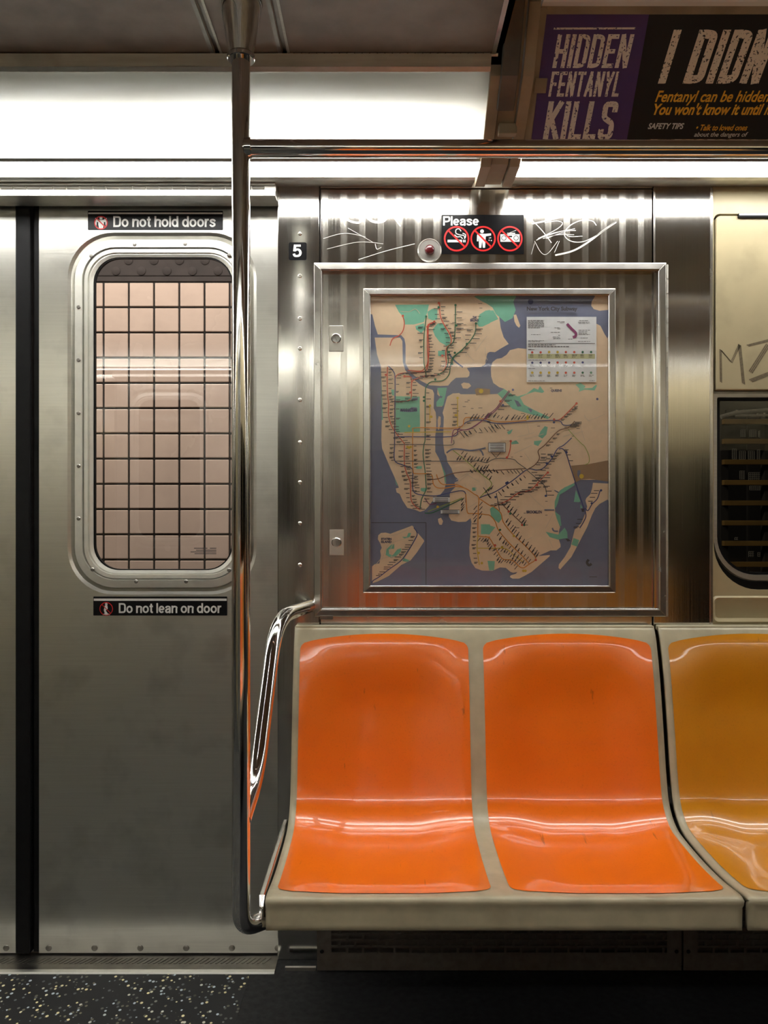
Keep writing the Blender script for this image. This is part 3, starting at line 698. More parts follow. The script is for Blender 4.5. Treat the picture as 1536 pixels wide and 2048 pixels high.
manh = q1((60, 545), (385, 545), (415, 590), (420, 860), (450, 960), (530, 1060), (640, 1145), (720, 1190), (800, 1215), (820, 1260), (818, 1330), (815, 1450), (840, 1500), (850, 1600), (848, 1700), (835, 1800)) + q3((835, 0), (835, 150), (880, 230), (920, 330), (965, 440), (975, 540), (950, 640), (900, 700), (840, 730), (770, 820), (740, 860), (700, 900), (640, 920), (570, 890), (480, 870), (420, 780), (380, 690), (340, 670), (330, 620), (370, 610), (350, 560), (320, 490), (270, 380), (210, 240), (155, 110), (145, 0)) + q1((150, 1600), (160, 1400), (140, 920), (90, 760))
queens = q2((500, 650), (400, 640), (300, 665), (260, 720), (200, 760), (140, 770), (90, 810), (70, 880), (75, 980), (100, 1060), (170, 1110), (230, 1130), (200, 1190), (60, 1195)) + q1((1500, 1275), (1400, 1270), (1160, 1270), (1140, 1255), (1060, 1260), (990, 1300), (960, 1400), (930, 1510), (945, 1560), (940, 1700), (935, 1860)) + q3((940, 60), (955, 170), (978, 205), (990, 280), (1040, 360), (1060, 420), (1090, 470), (1130, 500), (1128, 525), (1080, 545), (1095, 600), (1035, 660), (1020, 700), (1025, 790), (1010, 900), (1010, 980), (1040, 1030), (1130, 1050), (1230, 1045), (1288, 1000), (1298, 1050), (1285, 1200), (1270, 1380), (1275, 1480), (1300, 1570), (1350, 1640), (1430, 1670)) + q4((0, 1575), (90, 1575), (180, 1535), (250, 1540), (310, 1590), (340, 1600), (390, 1590), (370, 1612), (310, 1630), (300, 1650), (330, 1670), (410, 1670), (470, 1640), (560, 1590), (780, 1400), (780, 1385), (640, 1398), (790, 1330), (860, 1330), (910, 1290), (910, 1260), (890, 1200), (890, 1100), (905, 1050), (890, 1000), (850, 900), (840, 800), (845, 740), (870, 660), (900, 610), (960, 570), (1070, 520), (1100, 480), (1470, 480), (1480, 250)) + q2((1500, 1500), (1500, 560), (1440, 470), (1390, 370), (1340, 345), (1330, 300), (510, 300))
rock = q4((1300, 515), (1480, 525), (1480, 715), (1380, 770), (1330, 820), (1290, 900), (1230, 1050), (1110, 1280), (1040, 1410), (905, 1560), (885, 1540), (890, 1500), (960, 1410), (1030, 1290), (1060, 1160), (1080, 1080), (1160, 1000), (1210, 880), (1230, 800), (1210, 730), (1220, 700), (1270, 650), (1290, 580))
staten = q3((540, 1095), (565, 1120), (610, 1190), (690, 1280), (692, 1300), (600, 1440), (520, 1540), (400, 1600), (240, 1740), (100, 1810), (25, 1835), (25, 1620), (60, 1590), (120, 1580), (140, 1480), (130, 1420), (150, 1380), (130, 1320), (100, 1270), (105, 1220), (140, 1190), (200, 1185), (260, 1200), (340, 1170), (450, 1130))
isl = [q1((865, 1190), (985, 1185), (965, 1290), (940, 1400), (920, 1430), (850, 1430), (850, 1370), (900, 1310), (860, 1270)), q1((880, 1550), (905, 1560), (905, 1650), (880, 1730), (870, 1720), (865, 1600)), q1((1165, 1140), (1200, 1120), (1270, 1130), (1295, 1165), (1250, 1200), (1190, 1195)), q2((345, 240), (375, 235), (425, 370), (410, 395), (380, 370), (355, 320)), q3((870, 1010), (910, 995), (935, 1040), (920, 1085), (890, 1085), (875, 1050)), q2((1285, 80), (1330, 10), (1480, 10), (1480, 180), (1380, 190), (1310, 170), (1280, 130))]
print_polys([bronx, manh, queens, rock, staten]+isl, 'map_land', 'printed_land')
print_polys([q1((320, 125), (755, 122), (735, 215), (690, 345), (560, 378), (440, 378), (425, 280), (370, 220)), q1((735, 215), (800, 175), (862, 185), (862, 315), (800, 325), (745, 300)), q1((580, 400), (690, 360), (700, 440), (655, 490), (590, 440)),
             q1((800, 440), (870, 360), (930, 370), (990, 470), (1030, 560), (1030, 640), (985, 655), (890, 600), (830, 520)), q1((870, 715), (955, 712), (960, 760), (910, 785), (872, 780)), q1((1370, 370), (1400, 250), (1480, 200), (1536, 190), (1536, 360), (1440, 405), (1395, 405)),
             q1((1330, 20), (1536, 20), (1536, 130), (1440, 85)), q2((0, 10), (380, 10), (340, 80), (370, 180), (330, 280), (240, 325), (190, 280), (130, 230), (90, 150), (0, 90)), q2((0, 190), (100, 185), (160, 290), (0, 360)),
             q1((325, 1295), (525, 1300), (635, 1300), (640, 1640), (640, 1755), (330, 1760)), q1((860, 1190), (985, 1185), (965, 1290), (935, 1420), (850, 1430), (850, 1370), (900, 1310)), q1((140, 920), (160, 1400), (165, 1600), (150, 1600), (150, 1300)), q1((270, 1210), (310, 1210), (310, 1290), (280, 1280)),
             q2((230, 1130), (330, 1200), (420, 1230), (470, 1320), (600, 1390), (775, 1470), (760, 1495), (560, 1440), (330, 1370), (230, 1270), (150, 1190)), q2((380, 1225), (500, 1190), (590, 1120), (640, 1140), (660, 1095), (715, 1165), (690, 1180), (600, 1165), (520, 1190), (420, 1235)),
             q2((1090, 1080), (1150, 1060), (1210, 1100), (1190, 1125), (1290, 1120), (1330, 1085), (1350, 1090), (1320, 1150), (1200, 1140), (1130, 1165), (1140, 1130)), q2((265, 1650), (335, 1615), (310, 1670), (280, 1680)), q2((720, 1580), (755, 1590), (740, 1680), (690, 1730), (640, 1700), (670, 1640)), q2((590, 1760), (690, 1750), (640, 1820), (590, 1800)), q2((315, 1775), (375, 1750), (410, 1790), (320, 1800)),
             q3((595, 335), (665, 335), (660, 370), (590, 370)), q3((650, 615), (730, 612), (725, 645), (690, 665), (650, 650)), q3((1305, 610), (1360, 605), (1360, 650), (1310, 650)), q3((1420, 1078), (1536, 1080), (1536, 1205), (1420, 1205)), q4((0, 1012), (125, 1050), (50, 1140), (0, 1130)), q4((60, 830), (95, 800), (160, 840), (210, 940), (165, 1000), (75, 930)),
             q4((1075, 520), (1080, 545), (960, 625), (900, 660), (880, 750), (860, 800), (838, 830), (840, 740), (870, 660), (910, 605), (970, 565)), q4((840, 860), (905, 910), (920, 1030), (900, 1040), (865, 950)), q4((730, 1105), (880, 1140), (960, 1055), (990, 1110), (995, 1185), (960, 1185), (880, 1200), (780, 1170)), q4((1095, 600), (1150, 740), (1130, 750), (1070, 745)), q4((1150, 770), (1175, 815), (1150, 825)), q4((1065, 1180), (1135, 1205), (1110, 1285), (1040, 1260)), q4((30, 1455), (118, 1460), (110, 1570), (50, 1572)),
             q3((270, 1340), (310, 1330), (310, 1390), (240, 1400), (245, 1460), (290, 1475), (350, 1400), (400, 1385), (395, 1430), (330, 1490), (270, 1510), (200, 1470), (210, 1400)), q3((410, 1240), (470, 1240), (490, 1190), (525, 1190), (510, 1240), (450, 1265)), q3((430, 1510), (510, 1540), (480, 1560), (415, 1550)), q3((315, 480), (355, 590), (335, 570)), q3((905, 290), (965, 430), (975, 540), (960, 560), (945, 430))], 'map_park', 'printed_park')
print_polys([q4((1035, 310), (1250, 290), (1480, 245), (1480, 500), (1260, 470), (1150, 480), (1090, 510)), q1((1340, 1210), (1380, 1190), (1536, 1205), (1536, 1270), (1360, 1285))], 'map_brown', 'printed_airport')
print_polys([q1((385, 1465), (500, 1465), (530, 1435), (600, 1440), (600, 1490), (510, 1500), (385, 1490)), q2((350, 1260), (400, 1280), (440, 1340), (390, 1345)), q2((510, 1360), (570, 1380), (555, 1420)), q1((540, 1320), (615, 1310), (610, 1350), (545, 1345)), q4((715, 835), (835, 835), (835, 850), (715, 850)), q4((835, 600), (890, 625), (880, 640), (835, 612)), q4((1115, 365), (1150, 365), (1140, 470), (1110, 420)), q1((900, 1290), (930, 1300), (915, 1320), (860, 1310))], 'map_navy' if False else 'map_water', 'printed_pond')
print_lines([q1((1010, 750), (1090, 850), (1190, 925)), q3((980, 165), (1050, 120), (1150, 118), (1280, 135), (1400, 120), (1480, 100)), q3((1400, 120), (1430, 150), (1450, 200)), q4((810, 1060), (830, 1095), (880, 1100))], 2.4, 'map_water', 'printed_creek')
rnd = random.Random(3); roads = []
for bx in (q2((200, 1200), (1440, 1750)), q4((120, 560), (820, 1300)), q1((1000, 200), (1500, 900)), q4((20, 0), (1000, 250)), q3((1080, 400), (1500, 900))):
    (xa, ya), (xb, yb) = bx
    for k in range(9):
        p = (rnd.uniform(xa, xb), rnd.uniform(ya, yb)); an_ = rnd.choice((-.8, .7, 1.2, -.35))+rnd.uniform(-.2, .2); l = rnd.uniform(15, 45)
        e = (min(max(p[0]+l*math.cos(an_), xa), xb), min(max(p[1]+l*math.sin(an_), ya), yb)); roads.append([p, ((p[0]+e[0])/2+rnd.uniform(-2, 2), (p[1]+e[1])/2+1), e])
roads += [q3((280, 1510), (265, 1400), (300, 1330)), q3((150, 1540), (220, 1360), (300, 1310), (480, 1250)), q3((60, 1620), (150, 1520), (330, 1490)), q3((130, 1230), (300, 1220), (480, 1150)), q1((390, 210), (500, 215), (580, 180), (640, 240))]
print_lines(roads, .9, 'map_road', 'printed_road')
RED = [q1((890, 100), (900, 270), (960, 400), (1030, 520), (1035, 620), (985, 670), (970, 760), (975, 900), (930, 980), (850, 1025), (720, 1035), (600, 1070), (535, 1120), (530, 1300), (500, 1345), (440, 1360), (300, 1360)), q1((420, 275), (440, 360), (420, 460), (370, 520), (290, 560), (255, 650)), q1((225, 920), (220, 1050), (225, 1280), (240, 1400), (235, 1520), (265, 1650), (320, 1750), (430, 1890))+q3((440, 60), (440, 300), (470, 430), (515, 540), (525, 760), (580, 850), (640, 890)), q1((440, 1042), (520, 1050), (532, 1120)), q1((820, 345), (760, 370), (735, 420), (735, 700), (745, 860), (720, 960), (650, 990), (420, 1000), (340, 1030), (320, 1080)),
       q4((755, 390), (650, 500), (550, 600), (400, 640), (270, 730), (120, 795)), q4((310, 15), (300, 120), (270, 210)), q1((820, 355), (755, 385), (745, 480), (755, 700), (735, 880), (690, 950), (640, 975), (480, 965)), q4((1100, 0), (1090, 0)), q2((1100, 1310), (990, 1420), (900, 1500), (820, 1510))]
print_lines([q for q in RED if len(q) > 2], 1.5, 'line_red', 'printed_red_route')
print_lines([q1((1093, 135), (1090, 400), (1075, 580), (1030, 640), (990, 690), (1000, 860), (950, 970), (850, 1030)), q1((1355, 370), (1345, 480), (1280, 590), (1180, 700), (1060, 800), (1030, 900), (1010, 1020), (930, 1095), (790, 1110), (730, 1160), (708, 1240), (705, 1600), (705, 1850))+q3((690, 60), (680, 200), (705, 400), (715, 560), (715, 640), (660, 760), (640, 890)), q1((718, 280), (690, 560), (690, 850), (705, 950), (720, 1040)), q3((700, 935), (800, 930), (1000, 840), (1190, 750)), q1((1190, 700), (1080, 790), (1045, 880))], 1.5, 'line_green', 'printed_green_route')
print_lines([q1((235, 910), (300, 980), (320, 1080), (318, 1500), (315, 1840))+q3((315, 60), (315, 260), (420, 320), (530, 360), (548, 420), (545, 560), (560, 660), (640, 700), (830, 715), (1000, 680), (1160, 650), (1220, 680), (1225, 800)), q1((320, 1850), (380, 1815), (1045, 1812), (1130, 1720), (1250, 1620), (1400, 1600), (1536, 1625))+q2((30, 1530), (200, 1550), (500, 1525), (870, 1512), (940, 1565), (1030, 1565), (1080, 1520)), q2((1045, 1720), (950, 1807))+q4((870, 110), (800, 230), (700, 340), (620, 362), (510, 355), (330, 490), (130, 620), (0, 670))+q3((1400, 740), (1536, 690))[:1], q4((890, 110), (930, 105), (975, 160), (1030, 330), (1110, 580), (1170, 760), (1215, 900), (1190, 980), (1140, 1060)), q4((1205, 820), (1240, 850), (1290, 770), (1350, 710), (1385, 610)), q3((560, 1120), (605, 1200), (560, 1300), (500, 1400), (400, 1540), (250, 1650), (120, 1750), (40, 1800), (25, 1835))], 1.5, 'line_blue', 'printed_blue_route')
print_lines([q1((545, 1890), (550, 1750), (600, 1698), (1130, 1700), (1200, 1600), (1240, 1568), (1380, 1575), (1536, 1600))+q2((40, 1505), (200, 1530), (500, 1512)), q3((545, 0), (550, 380), (590, 430), (780, 440), (810, 560), (860, 610), (960, 615), (1100, 595), (1220, 620), (1330, 690), (1390, 740), (1385, 900), (1380, 1210), (1400, 1230), (1536, 1245)), q3((1390, 745), (1536, 840))+q4((100, 800), (190, 880), (220, 990), (330, 1130), (480, 1270), (600, 1400), (600, 1450), (540, 1490), (470, 1540)), q3((1250, 940), (1400, 945), (1480, 955))+q4((60, 910), (120, 980), (165, 1090), (300, 1250), (450, 1400), (530, 1490)), q3((850, 440), (880, 520), (940, 570), (1100, 570), (1200, 610)), q4((0, 1160), (60, 1190), (130, 1310), (210, 1430), (330, 1450), (420, 1530), (470, 1540)), q3((1225, 690), (1240, 900), (1260, 940))], 1.5, 'line_orange', 'printed_orange_route')
print_lines([q1((1120, 1320), (1120, 1690)), q1((765, 1420), (765, 1640)), q3((1385, 1210), (1370, 1380), (1400, 1600)), q3((1380, 1385), (1536, 1385))+q4((100, 1305), (250, 1310), (350, 1390), (460, 1470)), q1((440, 1760), (1040, 1750))], 1.3, 'line_yellow', 'printed_yellow_route')
print_lines([q3((330, 270), (1200, 272), (1300, 275), (1380, 268), (1480, 290))+q4((30, 270), (130, 225), (330, 230), (400, 280), (500, 350)), q4((500, 360), (640, 480), (720, 560), (745, 680)), q4((135, 640), (175, 850)), q3((250, 58), (700, 58), (1040, 65), (1070, 0))], 1.2, 'line_grey', 'printed_grey_route')
print_lines([q2((1080, 1520), (1000, 1600), (880, 1640), (720, 1807))+q4((640, 130), (655, 220), (600, 300), (510, 355)), q3((740, 510), (880, 495), (1050, 430), (1300, 400), (1536, 390))+q4((0, 372), (490, 345)), q4((110, 800), (200, 770), (250, 820), (450, 1010))], 1.5, 'line_brown', 'printed_brown_route')
print_lines([q3((1060, 130), (1200, 240), (1380, 400), (1536, 520)), q3((1410, 730), (1536, 600)), q4((0, 640), (80, 530), (0, 440)), q3((740, 915), (960, 830), (1180, 740))], 1.2, 'line_lime', 'printed_lime_route')
print_lines([q2((1000, 1620), (1090, 1720), (1160, 1790))+q4((1200, 80), (1250, 190), (1250, 270), (1200, 300))], 1.0, 'line_lime', 'printed_tram_route')
print_lines([q1((1040, 1900), (1060, 1760), (1100, 1720), (1250, 1725), (1400, 1640), (1536, 1510))+q2((0, 1500), (140, 1380), (220, 1270), (300, 1160)), q1((1060, 1800), (1150, 1740), (1300, 1700), (1536, 1530))+q2((0, 1470), (130, 1370), (200, 1270), (290, 1150)), q3((700, 740), (760, 820), (850, 810))], 1.3, 'line_purple', 'printed_purple_route')
# station name ticks: tiny dark strokes beside the routes
LY[0] += 1; ym = Yd(MD)-.0001*LY[0]; tk = MB()
def tick(x, y, l, a, h=1.4):
    dx, dz = l*math.cos(a), l*math.sin(a); tk.ribbon([MX(clip((x, y))), MX(clip((x+dx, y-dz)))], h*MD/F, ym)
def along(pts, step, ang, side, l0, l1):
    P = catmull(pts, 8); acc = 0
    for a, b in zip(P, P[1:]):
        acc += math.dist(a, b)
        if acc >= step:
            acc = 0; an_ = math.radians(ang); l = rnd.uniform(l0, l1); o = 2.2*side
            x, y = b[0]+(o if side > 0 else o-l*math.cos(an_)), b[1]+(0 if side > 0 else l*math.sin(an_))
            tick(x, y, l, an_)
            if rnd.random() < .4: tick(x, y+1.9, l*.7, an_)
for p, st, a, s_, l0, l1 in ((RED[0], 6, 0, 1, 6, 12), (RED[0], 9, 0, -1, 6, 10), (RED[2], 5, 0, 1, 6, 11), (RED[2], 8, 0, -1, 6, 11), (RED[5], 7, 0, -1, 10, 16), (RED[5], 7, 0, 1, 10, 14), (RED[4], 5, 0, 1, 6, 13)): along(p, st, a, s_, l0, l1)
for p, st, a, s_, l0, l1 in ((q1((1093, 135), (1090, 400), (1075, 580)), 8, 0, 1, 8, 15), (q1((1355, 370), (1280, 590), (1060, 800)), 7, 0, 1, 9, 16), (q1((1355, 370), (1280, 590)), 9, 0, -1, 8, 14), (q1((705, 1200), (705, 1850)), 6, 0, 1, 6, 10), (q3((685, 60), (705, 400), (715, 640), (660, 800)), 5, 0, 1, 7, 12), (q1((700, 300), (690, 850)), 8, 0, -1, 6, 12),
                          (q1((1130, 1330), (1130, 1690)), 5, 0, -1, 8, 13), (q1((320, 1080), (318, 1840)), 6, 0, 1, 5, 9), (q3((315, 60), (320, 260)), 5, 0, -1, 5, 9), (q3((545, 0), (550, 380)), 6, 0, 1, 5, 9), (q3((548, 420), (560, 660)), 5, 0, 1, 6, 10),
                          (q1((1200, 1600), (1536, 1560))+q2((200, 1500), (500, 1490), (780, 1480)), 6, 50, 1, 7, 13), (q1((1100, 1760), (1536, 1680)), 5, -52, 1, 8, 16), (q2((0, 1540), (200, 1570)), 5, -50, 1, 10, 20), (q3((1060, 250), (1200, 255), (1500, 275)), 5, 52, 1, 7, 12), (q3((1200, 380), (1536, 370))+q4((150, 370), (420, 355)), 6, -50, 1, 7, 12), (q3((1100, 130), (1380, 400), (1536, 520)), 6, 52, 1, 7, 11), (q3((1350, 380), (1480, 360)), 5, 50, 1, 7, 11),
                          (q4((500, 400), (330, 500), (130, 630)), 6, -52, 1, 6, 11), (q4((870, 110), (700, 340), (620, 362)), 6, 0, 1, 7, 12), (q4((870, 110), (760, 290)), 8, 0, -1, 8, 14), (q4((655, 130), (655, 220), (600, 300)), 5, 0, 1, 8, 14), (q4((1030, 330), (930, 100)), 9, 0, 1, 8, 14), (q4((500, 360), (640, 480), (745, 680)), 6, 0, 1, 9, 16), (q4((200, 770), (450, 1010)), 4.5, 50, 1, 7, 12), (q4((220, 960), (330, 1130), (600, 1400)), 5, 52, 1, 8, 13), (q4((165, 1090), (300, 1250), (530, 1490)), 5, 52, -1, 6, 11), (q4((300, 1250), (530, 1490)), 5, 52, 1, 6, 10),
                          (q4((0, 1160), (130, 1310), (210, 1430), (330, 1450), (420, 1530)), 4.5, 50, -1, 5, 10), (q4((100, 1310), (250, 1310), (350, 1390), (460, 1470)), 5, 50, -1, 5, 9), (q3((1385, 800), (1380, 1000)), 5, 50, -1, 8, 14), (q3((1385, 800), (1380, 1000)), 5, 50, 1, 8, 12), (q3((1385, 1000), (1370, 1380), (1400, 1600)), 6, 0, -1, 6, 10), (q3((1400, 1250), (1536, 1260)), 4, 50, -1, 6, 10), (q3((1150, 760), (1150, 900)), 4, 50, 1, 8, 12), (q3((1400, 560), (1500, 700)), 6, -52, 1, 8, 13), (q3((1420, 700), (1536, 620)), 5, 50, 1, 7, 12),
                          (q4((1215, 900), (1140, 1060)), 6, 0, -1, 9, 15), (q4((1290, 770), (1385, 610)), 6, 0, -1, 7, 13), (q3((605, 1200), (500, 1400), (250, 1650), (120, 1750)), 5, 0, -1, 7, 14), (q2((1100, 1310), (900, 1500)), 6, 0, 1, 7, 12), (q2((880, 1640), (720, 1807)), 6, 0, 1, 6, 10), (q2((300, 1160), (140, 1380)), 7, 0, 1, 12, 20), (q2((1080, 1520), (1010, 1580)), 3, 0, 1, 12, 18)): along(p, st, a, s_, l0, l1)
for k in range(46):
    x, y = rnd.choice([(rnd.uniform(1000, 1205), rnd.uniform(775, 930)), (rnd.uniform(1010, 1130), rnd.uniform(970, 1070)), (rnd.uniform(905, 960), rnd.uniform(800, 870)), (rnd.uniform(880, 960), rnd.uniform(600, 700))]); tick(x, y, rnd.uniform(4, 9), 0, 1.0)
tk.build('printed_station_names', 'map_ink', mp_, kind='stuff')
# inset border
print_lines([q3((18, 1058), (360, 1058), (715, 1058)), q3((716, 1056), (716, 1450), (716, 1850))], 1.0, 'map_ink', 'inset_border')
# legend and call-out boxes
print_polys([q2((500, 265), (1340, 265), (1340, 1050), (500, 1050)), q3((805, 730), (1022, 730), (1022, 798), (805, 798)), q3((905, 895), (1145, 895), (1145, 945), (905, 945)), q4((40, 35), (245, 35), (245, 145), (40, 145))], 'map_paper', 'printed_legend')
print_polys([q2((516, 712), (1322, 712), (1322, 770), (516, 770))], 'map_band', 'printed_legend_band')
print_lines([q4((40, 35), (140, 35), (245, 35)), q4((245, 35), (245, 90), (245, 145)), q4((245, 145), (140, 145), (40, 145)), q4((40, 145), (40, 90), (40, 35)), q3((805, 730), (900, 730), (1022, 730)), q3((805, 798), (900, 798), (1022, 798)), q3((905, 895), (1000, 895), (1145, 895)), q3((905, 945), (1000, 945), (1145, 945)), q2((518, 586), (900, 586), (1322, 586)),
             q4((75, 150), (125, 205), (130, 210)), q4((185, 150), (140, 205), (130, 212))], .8, 'map_ink', 'printed_outline')
LY[0] += 1; ym = Yd(MD)-.0001*LY[0]; tk = MB()
def row(x0, x1, y, h=1.0):   # broken line of fine print between two crop-2 abscissas
    x = x0
    while x < x1:
        l = rnd.uniform(14, 44); a, b = q2((x, y), (min(x+l, x1), y)); tk.ribbon([MX(a), MX(b)], h*MD/F, ym); x += l+7
for y in range(308, 412, 13): row(516, 710 if y < 395 else 660, y, .9)
for y, a, b in ((480, 555, 665), (552, 518, 710), (565, 518, 660), (325, 868, 960), (338, 900, 955), (398, 835, 905), (412, 870, 905), (453, 790, 905), (487, 880, 905), (508, 815, 905), (527, 820, 905), (310, 1130, 1240), (330, 1120, 1255), (345, 1125, 1262), (427, 1125, 1262), (445, 1125, 1230), (462, 1125, 1225), (478, 1125, 1262), (520, 1150, 1235), (562, 1118, 1265), (533, 1000, 1050), (785, 520, 735), (888, 520, 600), (1035, 518, 720), (1033, 1255, 1320)): row(a, b, y, .8)
for y, a, b in ((603, 518, 850), (624, 518, 1010), (661, 518, 595)): row(a, b, y, 1.6)
for x in (567, 668, 770, 872, 972, 1073, 1174, 1275):
    for y in (722, 735, 750): row(x-28, x+rnd.uniform(10, 34), y, .8)
    for y in (845,) + (() if x > 1200 else (858,)): row(x-26, x+rnd.uniform(5, 26), y, .8)
    for y in (967, 981): row(x-26, x+rnd.uniform(10, 30), y, .9)
for y in (750, 770, 788): 
    a, b = q3((830, y), (1000, y)); tk.ribbon([MX(a), MX(b)], 1.1*MD/F, ym)
for y in (908, 922, 936): 
    a, b = q3((925, y), (1125, y)); tk.ribbon([MX(a), MX(b)], .9*MD/F, ym)
for y in (50, 70, 92, 108, 130):
    a, b = q4((60, y), (225, y)); tk.ribbon([MX(a), MX(b)], 1.1*MD/F, ym)
a, b = q4((1255, 1648), (1345, 1648)); tk.ribbon([MX(a), MX(b)], 1.2*MD/F, ym)
tk.build('printed_small_text', 'map_ink', mp_, kind='stuff')
def dots(lst, r, m, name):
    LY[0] += 1; y = Yd(MD)-.0001*LY[0]; mb = MB()
    for c in lst: cx, cz = MX(clip(c)); mb.poly_xz([(cx+r*MD/F*math.cos(k*math.pi/5), cz+r*MD/F*math.sin(k*math.pi/5)) for k in range(10)], y)
    mb.build(name, m, mp_, kind='stuff')
dots(q2((567, 693), (668, 693), (972, 690), (1073, 690), (872, 815), (972, 815), (1073, 815), (972, 938), (1073, 938), (1100, 1307), (830, 1500), (185, 1282))+q1((880, 105), (420, 270), (822, 345), (735, 410), (925, 778), (440, 1042), (203, 1025), (515, 1250))+q4((755, 392), (625, 542), (283, 862), (445, 1023), (120, 1268), (308, 15), (262, 212), (610, 1445)), 2.4, 'line_red', 'printed_red_dots')
dots(q2((1174, 690), (1275, 690), (1174, 938), (1275, 938))+q1((878, 160), (1093, 132), (718, 278), (1355, 366), (1105, 392), (1238, 630), (1085, 742), (1010, 732), (1050, 886), (835, 1082), (690, 1310), (690, 1355))+q4((302, 887), (470, 1024), (180, 1082)), 2.4, 'line_green', 'printed_green_dots')
dots(q2((567, 818), (668, 818), (770, 818), (1174, 815), (215, 1328), (335, 1144), (828, 1535), (1350, 1255))+q4((980, 150), (800, 198), (742, 282), (1395, 607), (1283, 762), (730, 673), (125, 688), (255, 520), (270, 512)), 2.4, 'line_blue', 'printed_blue_dots')
dots(q2((770, 690), (872, 690), (567, 938), (668, 938), (770, 938), (872, 938), (510, 1465), (510, 1490))+q1((1120, 1320), (1098, 1540), (767, 1418), (785, 1560), (500, 1680))+q3((480, 90), (520, 90), (500, 100), (865, 855), (1390, 1445), (1430, 1575))+q4((460, 1575), (485, 1575), (345, 1155), (205, 1290)), 2.6, 'line_yellow', 'printed_yellow_dots')
dots(q1((1420, 1232))+q4((1160, 437)), 4.6, 'line_yellow', 'printed_airport_badges')
# bent diagram in the legend, compass mark, globe
print_lines([q2((985, 350), (1040, 410), (1090, 460), (1085, 500), (1055, 512))], 4.2, 'line_purple', 'printed_legend_diagram')
print_lines([q4((1245, 1440), (1225, 1475), (1250, 1508), (1280, 1490))], 4.0, 'map_ink', 'printed_compass')
dots(q2((547, 85),), 5.5, 'map_navy', 'printed_globe')
print_polys([q4((965, 1185), (1000, 1190), (1030, 1215), (990, 1222)), q4((1155, 830), (1190, 825), (1190, 865), (1165, 865))], 'map_ink', 'printed_marsh')
MF = wall_frame(MD-.0055)
mf = (lambda px, py: (X(px, MD), Yd(MD)-.0044, Z(py, MD)), (0, -1, 0))
text_on('New York City Subway', mf, (1053, 614, 1154, 624.5), 'map_ink', mp_, bold=.04, lift=0)
for s, bx in (('BROOKLYN', (1052.5, 1021, 1083, 1027)), ('QUEENS', (1101, 779, 1123, 785)), ('MANHATTAN', (801, 817, 834, 823.5)), ('STATEN', (762, 1075.5, 783, 1080)), ('ISLAND', (762, 1081, 783, 1086)), ('THE', (945, 633, 953, 638)), ('BRONX', (940, 638.5, 958, 644))):
    text_on(s, mf, bx, 'map_navy', mp_, bold=.05, lift=0)

# ------------------------------------------------------------------ signs
def sign(name, label, box, d, group=None, stripe=None, tilt=0):
    l, t, r, b = box; y = Yd(d)
    s = thing(name, (X((l+r)/2, d), y, Z(b, d)), label, 'sign', group)
    MB().prism_xz(rr(X(l, d), X(r, d), Z(b, d), Z(t, d), .0015 if name != 'number_plate' else .005, 4), y-.0012, y).build('plate', 'sign_black', s)
    fr = (lambda px, py: (X(px, d), y-.0012, Z(py, d)), (0, -1, 0))
    if stripe: MB().box(X(l+1, d), X(r-1, d), y-.0016, y-.0011, Z(stripe[1], d), Z(stripe[0], d)).build('white_stripe', 'print_white', s)
    return s, fr
def annulus(cx, cz, r0, r1, y, n=36):
    a = [(cx+r0*math.cos(2*math.pi*k/n), y, cz+r0*math.sin(2*math.pi*k/n)) for k in range(n)]; b = [(cx+r1*math.cos(2*math.pi*k/n), y, cz+r1*math.sin(2*math.pi*k/n)) for k in range(n)]
    return MB().loft([a, b])
def prohibit(s, fr, cx, cy, r, d, wd=.17):
    c = fr[0](cx, cy); k = d/F; y = c[1]-.0009
    m = annulus(c[0], c[2], r*k, r*(1-wd)*k, y)
    q = .7071*r*(1-wd*.5)*k
    m.ribbon([(c[0]-q, c[2]+q), (c[0]+q, c[2]-q)], r*wd*k, y)
    m.build('prohibition_ring', 'print_red', s)
def picto(s, fr, polys, name='pictogram', m='print_white', lift=.0005):
    mb = MB()
    for p in polys:
        P = [fr[0](*c) for c in p]; mb.poly_xz([(a[0], a[2]) for a in P], P[0][1]-lift)
    mb.build(name, m, s)
def circ(cx, cy, r, n=14): return [(cx+r*math.cos(2*math.pi*k/n), cy+r*math.sin(2*math.pi*k/n)) for k in range(n)]
DS = DD
s, fr = sign('door_sign', 'black Do not hold doors sign above the door window', (176, 422, 446, 460), DS, 'black stickers on the sliding door', (425.5, 428.5))
stroke_text('Do not hold doors', fr, (227, 432.5, 432, 454.5), 'print_white', s)
picto(s, fr, [circ(202.5, 436.5, 3), [(197, 440), (208, 440), (208, 449), (206, 458), (203, 458), (202.5, 450), (202, 458), (199, 458), (197, 449)], [(191, 436), (197, 440), (197, 445), (194, 444), (193, 452), (190.5, 452)], [(214, 436), (208, 440), (208, 445), (211, 444), (212, 452), (214.5, 452)]])
prohibit(s, fr, 202.5, 446, 13.6, DS)
s, fr = sign('door_sign', 'black Do not lean on door sign below the door window', (187, 1193, 454.5, 1231), DS, 'black stickers on the sliding door', (1197, 1201.5))
stroke_text('Do not lean on door', fr, (238, 1206, 443, 1227), 'print_white', s)
picto(s, fr, [circ(213, 1208, 2.6), [(210, 1211), (215, 1210), (216, 1217), (212, 1221), (216, 1227), (220, 1228), (220, 1230), (206, 1230), (206, 1228), (210, 1227), (208, 1220)]])
prohibit(s, fr, 213, 1217.5, 13.4, DS, .11)
s, fr = sign('number_plate', 'small black plate with white number 5 on the steel post', (577.5, 485, 613.5, 520.5), DW)
stroke_text('5', fr, (585.5, 489.5, 603.5, 514.5), 'print_white', s)
s, fr = sign('rules_sign', 'black Please sign with three red prohibition symbols', (883, 430, 1047.5, 508.5), DW+.002)
